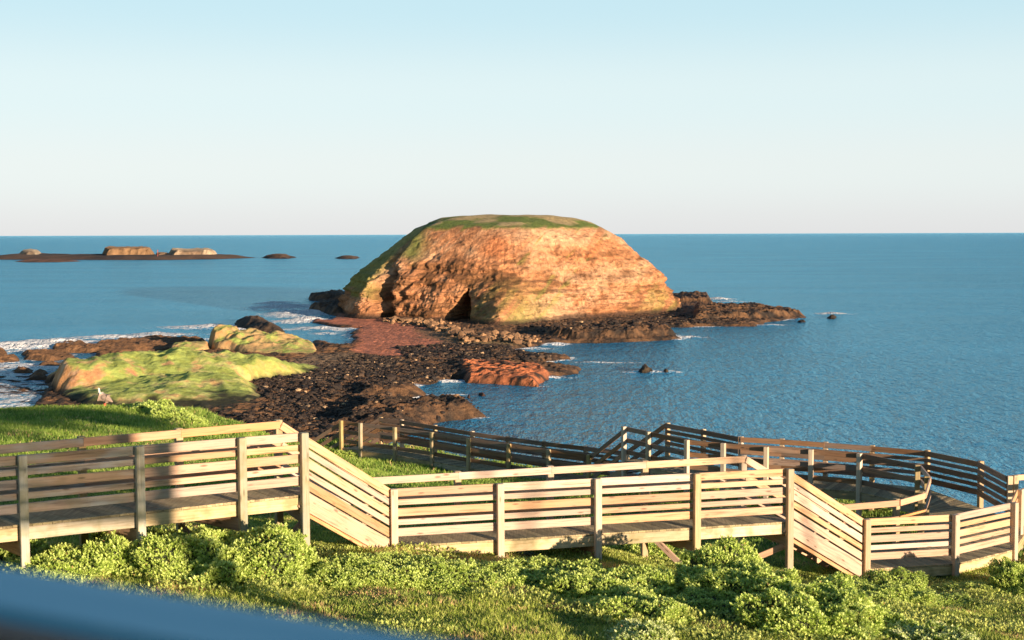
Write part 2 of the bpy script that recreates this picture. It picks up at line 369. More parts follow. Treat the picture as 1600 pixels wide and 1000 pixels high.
shelf = link('rock_shelf', np_mesh('rock_shelf', np.stack([X, Y, H], -1).reshape(-1, 3), grid_faces(*X.shape), False, c.reshape(-1, 3)), M_SHELF)
tag(shelf, 'dark basalt and red rock shore platform between the cliff and the island', 'shore', kind='structure')
def shelf_h(x, y):
    i = np.clip(np.searchsorted(sy, y)-1, 0, len(sy)-2); j = np.clip(np.searchsorted(sx, x)-1, 0, len(sx)-2)
    return H[i, j]

# ------------------------------------------------------------------ sea
ax = np.r_[-np.geomspace(60000, 150, 26), np.arange(-140, 150, 1.3), np.geomspace(155, 60000, 26)]
ay = np.r_[-30000, -8000, -2000, -400, 0, 60, 100, np.arange(130, 330, 1.1), np.arange(330, 600, 2.2), np.geomspace(605, 90000, 34)]
XX, YY = np.meshgrid(ax, ay)
foam_sheen = np.zeros(XX.shape)
nF = fbm(XX*.08, YY*.08, o=3, seed=61)
dist_m = -np.maximum(np.maximum(sdf_poly(XX, YY, MAIN), np.max([sdf_poly(XX, YY, b) for b in BARS], 0)), -1e9)
foam_sheen = np.maximum(foam_sheen, .42*np.exp(-np.clip(dist_m, 0, None)/1.1)*sstep(-.6, .5, nF))
def blob(px, py, rx, ry, a):
    global foam_sheen
    cx, cy = on_z(px, py, -CZ)
    foam_sheen = np.maximum(foam_sheen, a*np.exp(-(((XX-cx)/rx)**2+((YY-cy)/ry)**2)))
for b in [(30, 541, 20, 10, .8), (92, 535, 14, 7, .72), (-40, 543, 22, 10, .8), (55, 549, 12, 4, .5), (190, 527, 16, 7, .62), (250, 523, 12, 7, .6), (325, 511, 14, 9, .62), (375, 517, 7, 6, .62), (300, 530, 8, 4, .45),
          (445, 480, 14, 22, .66), (468, 490, 11, 18, .85), (480, 500, 7, 8, .75), (430, 474, 9, 14, .6), (455, 503, 9, 9, .6), (500, 514, 8, 6, .6), (440, 495, 8, 10, .4), (530, 515, 7, 6, .62), (555, 507, 6, 6, .6), (510, 521, 6, 5, .45), (487, 512, 8, 6, .42), (450, 515, 6, 4, .4),
          (860, 538, 6, 5, .55), (835, 545, 6, 4, .45), (1070, 527, 7, 4, .48), (925, 566, 5, 3, .4), (960, 567, 6, 2, .36), (1125, 467, 6, 8, .62), (1145, 471, 9, 7, .4), (1300, 490, 7, 6, .5), (1200, 508, 10, 3, .42), (1020, 581, 8, 2.4, .47), (860, 590, 5, 2, .45), (700, 596, 6, 2, .48), (640, 603, 4, 2, .5),
          (705, 617, 4, 1.5, .4), (575, 404, 10, 20, .5), (400, 405, 30, 20, .25), (720, 652, 6, 1.2, .4), (20, 600, 14, 8, .38), (20, 625, 12, 6, .42), (60, 585, 8, 6, .36), (40, 645, 6, 4, .45)]: blob(*b)
foam_sheen = np.where(sdf_poly(XX, YY, PATCHY) > 0, np.maximum(foam_sheen, .36+.12*nF), foam_sheen)  # pale sky reflection of the rock pools painted white
foam_sheen = foam_sheen*1.25
sea = link('sea', np_mesh('sea', np.stack([XX, YY, 1.3*np.clip(foam_sheen-.38, 0, .5)*(1+ridged(XX*.22, YY*.3, o=4, seed=64))*(YY < 700)], -1).reshape(-1, 3), grid_faces(*XX.shape), True, None, {'foam_sheen': foam_sheen}), M_SEA)
tag(sea, 'calm blue sea reaching to the horizon', 'sea', kind='structure')

# ------------------------------------------------------------------ the big island
CX, CY = 0.0, 445.0
base = np.array([(-55, 470), (-54, 440), (-52, 408), (-48.5, 388), (-38, 383), (-28, 379), (-14, 369), (-3, 351), (6, 366), (18.5, 384), (38, 400), (54, 420), (58, 445), (54, 485), (30, 525), (0, 545), (-35, 548), (-58, 535)])
th_b = np.arctan2(base[:, 1]-CY, base[:, 0]-CX); r_b = np.hypot(base[:, 0]-CX, base[:, 1]-CY)
o_ = np.argsort(th_b); th_b = th_b[o_]; r_b = r_b[o_]
def base_r(th):
    t3 = np.r_[th_b-2*np.pi, th_b, th_b+2*np.pi]; r3 = np.r_[r_b, r_b, r_b]
    k = np.linspace(-np.pi*1.6, np.pi*1.6, 1500); v = np.interp(k, t3, r3)
    ker = np.hanning(15); v = np.convolve(v, ker/ker.sum(), 'same')
    return np.interp(th, k, v)
# profiles  (t along profile 0 base .. 1 top centre) : s = radius share, z
zt = np.array([-2, 1.0, 4.0, 7.0, 11.2, 17.0, 22.9, 25, 26.6, 28.4, 29.9, 30.6, 30.9])
sl = np.array([.99, .965, .96, .945, .90, .735, .59, .54, .515, .49, .42, .33, .0])
sr = np.array([1.0, .955, .895, .855, .835, .70, .595, .545, .505, .44, .34, .22, .0])
sf = np.array([1.02, .98, .93, .89, .835, .745, .655, .61, .57, .42, .27, .12, .0])
tt = np.linspace(0, 1, len(zt))
nth, ntp = 1250, 300
th = np.r_[np.linspace(-np.pi*1.02, np.pi*.04, 1150), np.linspace(np.pi*.05, np.pi*.98-.002, 99)]
th = np.r_[th, th[0]+2*np.pi]
tprof = np.r_[np.linspace(0, .70, 250), np.linspace(.705, 1, 50)]
T, P = np.meshgrid(th, tprof)
ca, sa = np.cos(T), np.sin(T)
def sm(v): 
    k = np.linspace(0, 1, 600); w = np.interp(k, tt, v); w = np.convolve(np.pad(w, 12, 'edge'), np.hanning(25)/np.hanning(25).sum(), 'valid'); return np.interp(P, k, w)
wl = np.clip(-ca+.25*0, 0, 1)**2; wr = np.clip(ca, 0, 1)**2; wf = np.clip(sa*-1, 0, 1)**2; wb = np.clip(sa, 0, 1)**2
SL, SR, SF = sm(sl), sm(sr), sm(sf)
S = wl*SL + wr*SR + (wf+wb)*SF
Zi = sm(zt)
base2 = np.array([(-55, 470), (-54, 440), (-52, 408), (-48.5, 388), (-38, 383), (-28, 379), (-14, 372), (-3, 370), (6, 371), (18.5, 384), (38, 400), (54, 420), (58, 445), (54, 485), (30, 525), (0, 545), (-35, 548), (-58, 535)])
R1_ = base_r(T)
th_b = np.arctan2(base2[:, 1]-CY, base2[:, 0]-CX); r_b = np.hypot(base2[:, 0]-CX, base2[:, 1]-CY); o_ = np.argsort(th_b); th_b = th_b[o_]; r_b = r_b[o_]
kz = sstep(4, 15, Zi)
R = (R1_*(1-kz)+base_r(T)*kz)*S
# the left crevice and the cave beside the toe
def bump(x, w): return np.exp(-(x/w)**2)
def angd(a, b): return (a-b+np.pi) % (2*np.pi) - np.pi
x0, y0 = CX+R*ca, CY+R*sa
amp = sstep(.5, 3, Zi)*(1-sstep(23, 27, Zi))
ribs = ridged(T*12.0, Zi*.07, o=4, seed=71)
ribs2 = fbm(T*26.0, Zi*.22, o=4, seed=72)
strat = fbm(x0*.03, Zi*.9, o=3, seed=73)
big = fbm(x0*.045, y0*.045, Zi*.05, o=4, seed=74)
fine = fbm(x0*.3, y0*.3, Zi*.5, o=4, seed=75)
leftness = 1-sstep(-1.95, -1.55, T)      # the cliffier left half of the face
low = 1-sstep(12, 22, Zi)
micro = ridged(x0*.55, Zi*.9, y0*.55, o=4, seed=79)
disp = amp*(1.3*big + fine*.7 + .40*micro*(1-.7*sstep(15, 20, Zi))) + amp*leftness*low*(1.3*ribs+1.0*ribs2+1.4*strat) + amp*(1-leftness)*(.5*ribs+.9*fine*low+.8*strat*low)
gx = T + .05*fbm(x0*.0+Zi*.25, Zi*0+1.5, o=3, seed=76)
tg = np.interp(Zi, [0, 22, 30], [math.atan2(-61, -36), math.atan2(-50, -45), math.atan2(-36, -50)])
gv = bump(angd(gx, tg), .038); disp -= 6.5*gv*sstep(0, 1, Zi)*(1-.8*sstep(11, 18, Zi))*(1-sstep(22, 29, Zi))
gv2 = bump(angd(gx, tg-.16), .03); disp -= 1.2*gv2*(1-sstep(16, 24, Zi))
disp += 1.2*bump(angd(gx, tg+.13), .07)*(1-sstep(10, 18, Zi))
t_c = math.atan2(367-CY, -15.3)
wc = .030*(1-sstep(2.5, 9.5, Zi))+.004
disp -= 12*bump(angd(T, t_c+.012*fine), wc)*(1-sstep(7, 9.5, Zi))
disp += 2.0*bump(angd(T, t_c-.13), .07)*(1-sstep(6, 14, Zi))
disp += 1.6*bump(angd(T, t_c+.12), .055)*(1-sstep(3, 11, Zi))
for (a, w, d, z0, z1) in ((-2.05, .02, 1.6, 3, 20), (-2.3, .018, 1.6, 5, 22), (-2.2, .013, 1.3, 6, 18), (-1.30, .03, 1.4, 6, 24), (-1.05, .03, 1.2, 4, 22), (-.8, .03, 1.3, 3, 20)):
    disp -= d*bump(angd(gx+.012*fine, a+.004*(Zi-10)), w)*sstep(z0, z0+3, Zi)*(1-sstep(z1-3, z1, Zi))
for (a, zc, w, h, d) in ((-1.42, 12, .1, 2.6, 1.6), (-1.16, 13, .09, 2.6, 1.8), (-.9, 12, .1, 3.0, 1.4), (-1.28, 8.5, .13, .7, 1.5)):
    disp -= d*bump(angd(T+.03*fine, a), w)*bump(Zi-zc, h)
R2 = np.maximum(R + disp*np.clip(R/25, 0, 1), .01)
Zi2 = Zi + .35*fbm(x0*.12, y0*.12, o=3, seed=77)*sstep(24, 27, Zi) + .25*fine*amp
Xi, Yi = CX+R2*ca, CY+R2*sa
# colours: orange soil, pale scars, dark brown rock, green on top and in tongues
org = np.array([.47, .205, .09]); pale = np.array([.58, .345, .19]); rust = np.array([.46, .14, .045]); dk = np.array([.19, .085, .035]); grn = np.array([.15, .19, .04]); grn2 = np.array([.26, .24, .06]); straw = np.array([.44, .32, .15]); blk = np.array([.03, .022, .018])
f1 = fbm(x0*.07+Zi*.05, Zi*.16, o=5, seed=81); f2 = fbm(x0*.25, Zi*.6, o=4, seed=82); f3 = fbm((x0-Zi*1.0)*.35, Zi*.05, o=4, seed=83); f4 = fbm(x0*.9, Zi*1.3, o=4, seed=84)
c = np.tile(org, x0.shape+(1,))
c += (pale-c)*(sstep(-.15, .5, f1+.35*f3)*.75)[..., None]
c += (pale*1.05-c)*(sstep(20, 25, Zi)*(1-sstep(25.5, 26.5, Zi))*.5*sstep(-.3, .3, f3))[..., None]
c += (rust-c)*(bump(angd(T, -1.66), .10)*bump(Zi-21, 3.6)*.8)[..., None]
c += (rust-c)*(sstep(.15, .5, f3-.3*f1)*.5*sstep(12, 20, Zi))[..., None]
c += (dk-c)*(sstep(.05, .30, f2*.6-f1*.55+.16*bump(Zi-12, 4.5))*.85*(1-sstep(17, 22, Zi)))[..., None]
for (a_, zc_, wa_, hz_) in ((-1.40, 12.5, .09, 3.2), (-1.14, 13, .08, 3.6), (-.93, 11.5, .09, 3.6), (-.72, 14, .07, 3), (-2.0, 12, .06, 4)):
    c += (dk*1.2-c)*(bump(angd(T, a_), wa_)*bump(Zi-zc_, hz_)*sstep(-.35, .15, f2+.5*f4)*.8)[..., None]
c *= (1+.38*f4)[..., None]
fs_ = fbm(x0*.035, Zi*1.5+.04*x0, o=3, seed=87); fv_ = ridged(T*30, Zi*.05, o=3, seed=88)
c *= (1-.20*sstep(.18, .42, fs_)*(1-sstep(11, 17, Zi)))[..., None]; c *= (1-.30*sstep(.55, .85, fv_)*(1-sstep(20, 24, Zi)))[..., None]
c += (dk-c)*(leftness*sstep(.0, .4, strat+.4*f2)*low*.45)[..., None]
c += (grn2-c)*(sstep(.12, .5, f3+.3*f2-.2)*.6*(1-leftness))[..., None]
# olive left end
olv = sstep(.02, .10, -angd(T, tg)); c += (grn2*1.25-c)*(olv*.75*sstep(5, 9, Zi+3*f2))[..., None]
c += (grn-c)*(bump(angd(T, tg+.08), .09)*sstep(15, 20, Zi+2*f2)*.85)[..., None]
# green and straw tongues on the toe and right foot
c += (grn2-c)*(bump(angd(T, t_c+.17), .14)*(1-sstep(4, 14, Zi+4*f3))*.75*sstep(-.3, .25, f3+.2))[..., None]
c += (grn2-c)*(bump(angd(T, -.55), .3)*(1-sstep(5, 13, Zi+5*f3))*.55*sstep(-.3, .25, f3))[..., None]
gt = sstep(25.6, 27.0, Zi+.5*f2+.9*f3)
topc = straw + (grn-straw)*(sstep(-.2, .3, fbm(x0*.12, y0*.12, o=4, seed=85)+.35-.16*(Zi-27)))[..., None]
c += (topc-c)*gt[..., None]
c += (blk-c)*((1-sstep(.8, 2.2, Zi2+.8*f2))*.85)[..., None]
# seam: equal first and last column
for A in (Xi, Yi, Zi2): A[:, -1] = A[:, 0]
c[:, -1] = c[:, 0]
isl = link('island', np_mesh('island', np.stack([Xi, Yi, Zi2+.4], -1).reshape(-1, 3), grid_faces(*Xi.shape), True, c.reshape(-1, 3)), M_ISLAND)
tag(isl, 'big flat-topped orange cliff island with a green grassy top', 'island', kind='structure')

# ------------------------------------------------------------------ grassy mound on the shore, and the low knob behind
def mound(name, outline, peaks, res, seed, label, lowface, edge_w=3.2):
    pts = wpoly(outline, .8); P_ = np.array(pts)
    gx_ = np.arange(P_[:, 0].min()-3, P_[:, 0].max()+3, res); gy_ = np.arange(P_[:, 1].min()-3, P_[:, 1].max()+3, res)
    X, Y = np.meshgrid(gx_, gy_)
    n = fbm(X*.18, Y*.18, o=4, seed=seed); nr = ridged(X*.22+Y*.08, Y*.16, o=4, seed=seed+1)
    sd = sdf_poly(X, Y, pts) + 1.6*n
    h = -1.5 + sstep(-1.0, 1.6, sd)*2.3
    tops = np.zeros_like(X)
    for (px, py, yy, rx, ry, a) in peaks:
        wx, wy, wz = at_y(px, py, yy)
        # smooth max of domes
        q = ((X-wx)/rx)**2+((Y-wy)/ry)**2
        tops = np.maximum(tops, (wz-.8)*np.exp(-q**a))
    ker = np.hanning(9); ker /= ker.sum()
    for ax_ in (0, 1): tops = np.apply_along_axis(lambda v: np.convolve(np.pad(v, 4, 'edge'), ker, 'valid'), ax_, tops)
    h = h + tops*sstep(0, edge_w+(1.5*sstep(-48, -36, X) if name == 'hill' else 0), sd)*(1+.10*nr+.06*n) + sstep(1, 5, sd)*.28*nr
    h += .10*fbm(X*1.3, Y*1.3, o=3, seed=seed+2) + (.15*ridged(X*.55, Y*.7, o=4, seed=seed+7) if name == 'hill' else .75*ridged(X*.3, Y*.25, o=5, seed=seed+7))*sstep(1, 3, h)
    gyv, gxv = np.gradient(h, res); slope = np.hypot(gxv, gyv)
    nn = fbm(X*.45, Y*.45, o=5, seed=seed+3); n4 = fbm(X*.9+Y*.5, Y*1.5, o=4, seed=seed+5)
    lime = np.array([.36, .42, .10]); lg2 = np.array([.31, .34, .07]); str_ = np.array([.62, .52, .22]); so = np.array([.52, .23, .10]); pk = np.array([.66, .42, .25]); bk = np.array([.022, .018, .015])
    c = lime + (lg2-lime)*sstep(-.3, .4, n4)[..., None]
    c += (str_-c)*(sstep(0, .5, nn)*.65)[..., None]
    left_ = sstep(-50, -60, X) if name == 'hill' else 1.0
    bare = sstep(.55, .95, slope+.6*nn)*(.25+.75*left_) 
    c += (so-c)*(bare*.9)[..., None]; c += (pk-c)*(bare*sstep(.05, .4, n4)*.7)[..., None]
    c += (so-c)*(sstep(.34, .5, nn+.3*n4)*.55)[..., None]
    if name == 'hillock': c += (np.array([.46, .30, .13])-c)*(sstep(-.5, .1, n4+nn)*.8)[..., None]
    c += (bk-c)*((1-sstep(.9, 1.9, h+1.0*nn+lowface(X, Y)))*.95)[..., None]
    o = link(name, np_mesh(name, np.stack([X, Y, h], -1).reshape(-1, 3), grid_faces(*X.shape), True, c.reshape(-1, 3)), M_MOUND)
    return tag(o, label, 'mound', kind='structure'), (gx_, gy_, h)
mound('hill', [(72, 600), (75, 585), (100, 570), (180, 558), (250, 553), (330, 550), (420, 556), (470, 566), (524, 573), (500, 584), (455, 590), (395, 598), (425, 620), (420, 640), (385, 650), (300, 655), (220, 658), (160, 655), (120, 640), (85, 620)],
      [(270, 547, 226, 17, 13, .9), (200, 553, 222, 13, 11, .9), (120, 563, 214, 12, 9, 2.0), (340, 552, 228, 16, 12, .9), (410, 561, 228, 15, 9, .9), (455, 568, 228, 13, 8, .9), (492, 576, 229, 9, 6, .9), (300, 585, 208, 17, 10, .8), (370, 600, 203, 12, 9, .8), (88, 574, 212, 6, 6, 2.5), (230, 608, 196, 13, 7, 1.3), (330, 622, 194, 12, 7, .8)], .3, 101,
      'low lime-green grassy mound with bare orange patches on the shore', lambda X, Y: -.5*sstep(205, 192, Y))
mound('hillock', [(325, 545), (330, 530), (345, 522), (400, 522), (440, 530), (475, 538), (505, 548), (490, 558), (440, 556), (380, 552)],
      [(349, 513, 292, 4.4, 7, 2.5), (385, 519, 289, 9, 9, 1.1), (420, 523, 286, 9, 9, 1.0), (448, 531, 283, 8, 8, 1.0), (472, 540, 280, 6, 7, 1.0), (492, 547, 277, 5, 6, 1.2)], .3, 131,
      'small knob of grass and pink rock behind the grassy mound', lambda X, Y: .9, 1.2)
mound('hillock', [(262, 548), (275, 541), (300, 538), (325, 540), (330, 548), (300, 552)], [(285, 537, 284, 6, 6, 1.6), (312, 536, 285, 5, 6, 1.6)], .3, 141,
      'low pinkish ledge just left of the knob behind the mound', lambda X, Y: .9, 1.5)

# ------------------------------------------------------------------ rocks standing in the water
def sea_rock(name, label, outline, peak, res, seed, col_a, col_b, cat='rock', flat=.6, group=None, mat=None, wet=.5):
    pts = wpoly(outline, .2); P_ = np.array(pts)
    cx, cy = P_.mean(0)
    gx_ = np.arange(P_[:, 0].min()-2*res-1, P_[:, 0].max()+2*res+1, res); gy_ = np.arange(P_[:, 1].min()-2*res-1, P_[:, 1].max()+2*res+1, res)
    X, Y = np.meshgrid(gx_, gy_)
    span = min(np.ptp(P_[:, 0]), np.ptp(P_[:, 1]))
    q = 9.0/max(span, 3)
    sd = sdf_poly(X, Y, pts); n = fbm(X*.5*q, Y*.25*q, o=5, seed=seed, gain=.65); nr = ridged(X*.8*q, Y*.35*q, o=5, seed=seed+1)
    w = max(span*(.5-.55*flat), .03*span)
    h = -.8 + sstep(-.03*span, w, sd+.06*span*n)*(peak+.8)*(1+.22*nr+.15*n)
    k = sstep(-.4, .5, n+.5*nr)
    c = np.array(col_a) + (np.array(col_b)-np.array(col_a))*k[..., None]
    c = c*(1-.6*sstep(wet, 0, h))[..., None]
    o = link(name, np_mesh(name, np.stack([X-cx, Y-cy, h], -1).reshape(-1, 3), grid_faces(*X.shape), False, c.reshape(-1, 3)), mat or M_SHELF)
    o.location = (cx, cy, 0)
    return tag(o, label, cat, group)
sea_rock('sea_rock', 'humped dark rock in the surf beyond the grassy knob', [(350, 511), (357, 501), (375, 498), (405, 499), (430, 505), (455, 514), (458, 518), (430, 520), (390, 519), (365, 514)], 2.4, .4, 151, (.02, .016, .013), (.075, .045, .025), flat=.35)
sea_rock('sea_rock', 'cluster of low wave-washed boulders alone in the bay right of the red spit', [(988, 580), (995, 575), (1005, 573), (1020, 575), (1030, 580), (1015, 582), (998, 582)], .9, .18, 161, (.02, .016, .013), (.06, .04, .02), flat=.2)
sea_rock('sea_rock', 'smaller low rock just right of the boulder cluster in the bay', [(1030, 580), (1038, 578), (1050, 580), (1042, 582)], .45, .15, 162, (.02, .016, .013), (.06, .04, .02), flat=.2)
sea_rock('sea_rock', 'little reddish-brown rock breaking the water above the lower spit', [(740, 615), (750, 612), (765, 617), (752, 619)], .55, .15, 163, (.04, .02, .015), (.12, .05, .03), flat=.2)
sea_rock('sea_rock', 'tiny rock awash left of the reddish rock off the lower spit', [(728, 619), (735, 617), (737, 620), (730, 621)], .35, .12, 164, (.04, .02, .015), (.12, .05, .03), flat=.2)
sea_rock('sea_rock', 'small dark rock past the tip of the long reef right of the island', [(1286, 496), (1298, 491), (1312, 494), (1310, 498), (1292, 498)], 1.0, .3, 165, (.02, .016, .013), (.06, .04, .02), flat=.2)
sea_rock('sea_rock', 'thin dark rock at the foot of the island reef near its right tip', [(1240, 502), (1255, 500), (1265, 502), (1250, 505)], .5, .25, 166, (.02, .016, .013), (.07, .045, .025), flat=.2)
gI = (.045, .03, .025); gJ = (.13, .075, .045)
sea_rock('rock_islet', 'long low dark reef carrying the two flat-topped far islets', [(-30, 402), (60, 399), (160, 400), (250, 401), (345, 400), (402, 402.5), (330, 405), (240, 406), (150, 406), (60, 406), (-30, 405)], 3.2, 3.0, 171, gI, gJ, 'islet', .72, mat=M_ISLET)
sea_rock('rock_islet', 'flat-topped brown far islet, the wider of the two on the reef', [(161, 400.5), (170, 398.5), (230, 398.5), (240, 400.5), (235, 402.5), (165, 403)], 9.6, 1.6, 172, (.12, .065, .03), (.24, .14, .07), 'islet', .8, mat=M_ISLET)
sea_rock('rock_islet', 'pale flat-topped far islet at the right of the wider brown one', [(262, 400.5), (270, 399), (330, 399), (340, 401), (335, 402.5), (268, 403)], 7.6, 1.6, 173, (.20, .13, .08), (.42, .31, .2), 'islet', .8, mat=M_ISLET)
sea_rock('rock_islet', 'low saddle of rock between the wide brown and the pale islet', [(238, 401), (262, 400), (270, 402), (245, 404)], 4.6, 1.5, 174, (.14, .08, .045), (.28, .18, .1), 'islet', .6, mat=M_ISLET)
sea_rock('rock_islet', 'low pale hump of rock at the far left of the horizon reefs', [(27, 400), (35, 398), (60, 398.5), (68, 400), (60, 402), (32, 402)], 7.0, 1.5, 175, (.2, .14, .09), (.36, .28, .19), 'islet', .75, mat=M_ISLET)
sea_rock('rock_islet', 'thin flat reef in front of the far left islets', [(12, 408.5), (50, 406.5), (115, 406.5), (136, 408), (100, 409.5), (30, 410)], 1.6, 2.2, 176, (.08, .04, .025), (.2, .1, .06), 'islet', .4, mat=M_ISLET)
sea_rock('rock_islet', 'small jagged dark rock group between the far islets and the big island', [(404, 402.5), (420, 401), (440, 401), (468, 402), (455, 404), (412, 404)], 3.6, 2.0, 177, gI, gJ, 'islet', .3, mat=M_ISLET)
sea_rock('rock_islet', 'thin low reef on the open sea nearest the left shoulder of the big island', [(518, 403), (532, 401.5), (568, 402.3), (560, 404.5), (525, 404.5)], 2.2, 2.0, 178, gI, gJ, 'islet', .3, mat=M_ISLET)

# beacon on the far reef
bx, by, _ = at_y(246.5, 402, 1385)
bc = empty('beacon', (bx, by, 1.0), 'thin red beacon pole on the reef between the far islets', 'beacon')
bm = bmesh.new(); bmesh.ops.create_cone(bm, cap_ends=True, segments=8, radius1=.3, radius2=.22, depth=7.5, matrix=Matrix.Translation((0, 0, 3.75))); me = bpy.data.meshes.new('pole'); bm.to_mesh(me); link('pole', me, plain('beacon_red', (.35, .06, .03)), bc)
bm = bmesh.new(); bmesh.ops.create_cone(bm, cap_ends=True, segments=8, radius1=.55, radius2=.55, depth=1.1, matrix=Matrix.Translation((0, 0, 8.05))); me = bpy.data.meshes.new('topmark'); bm.to_mesh(me); link('topmark', me, plain('beacon_red2', (.32, .05, .03)), bc)

# ------------------------------------------------------------------ loose stones on the shore (uncountable)
def stones(name, label, pts, size, cols, seed, squash=.6):
    r = np.random.default_rng(seed)
    bm = bmesh.new(); bmesh.ops.create_icosphere(bm, subdivisions=1, radius=1); bv = np.array([v.co[:] for v in bm.verts]); bf = np.array([[v.index for v in f.verts] for f in bm.faces]); bm.free()
    n = len(pts); nv = len(bv)
    ang = r.uniform(0, 6.28, n); s = size[:, None]*r.uniform(.6, 1.35, (n, 3)); s[:, 2] *= squash
    V = np.tile(bv[None], (n, 1, 1))*r.uniform(.72, 1.2, (n, nv, 1))*s[:, None, :]
    ca_, sa_ = np.cos(ang)[:, None], np.sin(ang)[:, None]
    Vx = V[..., 0]*ca_-V[..., 1]*sa_; Vy = V[..., 0]*sa_+V[..., 1]*ca_
    V = np.stack([Vx, Vy, V[..., 2]], -1)+pts[:, None, :]
    Fc = (bf[None]+(np.arange(n)*nv)[:, None, None]).reshape(-1, 3)
    C_ = np.repeat(cols, nv, 0)
    return tag(link(name, np_mesh(name, V.reshape(-1, 3), Fc, False, C_), M_STONE), label, 'stones', kind='stuff')
r = np.random.default_rng(5)
def in_zone(n, poly, dens=None):
    P_ = np.array(poly); x = r.uniform(P_[:, 0].min(), P_[:, 0].max(), n); y = r.uniform(P_[:, 1].min(), P_[:, 1].max(), n)
    k = sdf_poly(x, y, poly) > 0; return x[k], y[k]
ZONES = [(wpoly([(395, 600), (430, 590), (500, 575), (560, 555), (640, 570), (720, 575), (715, 590), (650, 603), (600, 622), (580, 700), (380, 690), (380, 655), (425, 640)]), 52000, .33),
         (wpoly([(620, 545), (700, 540), (800, 545), (870, 556), (850, 566), (720, 572), (640, 568)]), 16000, .42),
         (wpoly([(585, 625), (700, 628), (755, 646), (650, 668), (580, 690)]), 2500, .3),
         (wpoly([(830, 515), (1000, 500), (1070, 495), (1180, 500), (1060, 512), (960, 528), (850, 532)]), 9000, .5),
         (wpoly([(110, 640), (180, 650), (380, 650), (420, 690), (60, 690), (60, 640)]), 5000, .35)]
px_, py_, ss_ = [], [], []
for poly, n, s in ZONES:
    x, y = in_zone(n, poly); k = fbm(x*.15, y*.15, o=3, seed=91) > r.uniform(-.7, .25, len(x)); x, y = x[k], y[k]
    px_.append(x); py_.append(y); ss_.append(.5*s*r.lognormal(0, .5, len(x)))
px_ = np.concatenate(px_); py_ = np.concatenate(py_); ss_ = np.clip(np.concatenate(ss_), .12, 1.2)
zz = shelf_h(px_, py_); k = zz > .15; px_, py_, ss_, zz = px_[k], py_[k], ss_[k], zz[k]
tone = r.uniform(0, 1, (len(px_), 1))
cc = np.array([.018, .013, .011]) + (np.array([.10, .06, .035])-np.array([.018, .013, .011]))*tone**2.5 + np.where(tone > .965, 1, 0)*np.array([.32, .21, .11])
stones('shore_stones', 'dark tumbled basalt stones strewn over the shore platform', np.stack([px_, py_, zz+.1*ss_], -1), ss_, cc, 92)
# pale orange boulders at the island's foot
x = []; y = []
for (a, b) in (((640, 498), (700, 510)), ((660, 505), (740, 535)), ((700, 515), (760, 530)), ((760, 525), (840, 530)), ((735, 528), (830, 534)), ((600, 500), (660, 503))):
    for k in range(70):
        t = r.uniform(0, 1); q = on_z(a[0]+(b[0]-a[0])*t+r.normal(0, 4), a[1]+(b[1]-a[1])*t+r.normal(0, 2.3), -CZ+1.0); x.append(q[0]); y.append(q[1])
x = np.array(x); y = np.array(y); s = r.lognormal(-.6, .5, len(x)).clip(.25, 1.8)
tone = r.uniform(0, 1, (len(x), 1)); cc = np.array([.10, .055, .03])+(np.array([.42, .23, .11])-np.array([.10, .055, .03]))*tone**1.5
stones('fallen_rocks', 'orange fallen rocks heaped at the foot of the island cliff', np.stack([x, y, np.maximum(shelf_h(x, y), .5)+.25*s], -1), s, cc, 93, .8)

# ------------------------------------------------------------------ timber boards
def board(name, p0, p1, w, t, mat, parent, side=None, bev=.006, z_is_vertical=True):
    """board from p0 to p1 (centre line), w = height, t = thickness; own local x runs along the grain"""
    p0, p1 = Vector(p0), Vector(p1); d = p1-p0; L = d.length; dx = d.normalized()
    if abs(dx.z) > .95: dy = Vector(side) if side else Vector((1, 0, 0)); dy = (dy-dx*dy.dot(dx)).normalized(); dz = dx.cross(dy)
    else: dy = Vector((0, 0, 1)).cross(dx).normalized(); dz = dx.cross(dy)
    hx, hy, hz = L/2, t/2, w/2
    bm = bmesh.new(); bmesh.ops.create_cube(bm, size=1)
    for v in bm.verts: v.co = Vector((v.co.x*L, v.co.y*t, v.co.z*w))
    bmesh.ops.bevel(bm, geom=bm.edges[:], offset=bev, segments=1, affect='EDGES')
    me = bpy.data.meshes.new(name); bm.to_mesh(me); bm.free()
    o = link(name, me, mat)
    M = Matrix((dx, dy, dz)).transposed().to_4x4(); M.translation = (p0+p1)/2
    if parent is not None:
        o.parent = parent; M = Matrix.Translation(-parent.location) @ M
    o.matrix_basis = M
    return o
RW = [(.147, 0), (.102, .202), (.147, .362), (.102, .57), (.15, .733)]
R3 = [(.14, 0), (.14, .36), (.14, .72)]
def jit(s=.003): return random.uniform(-s, s)
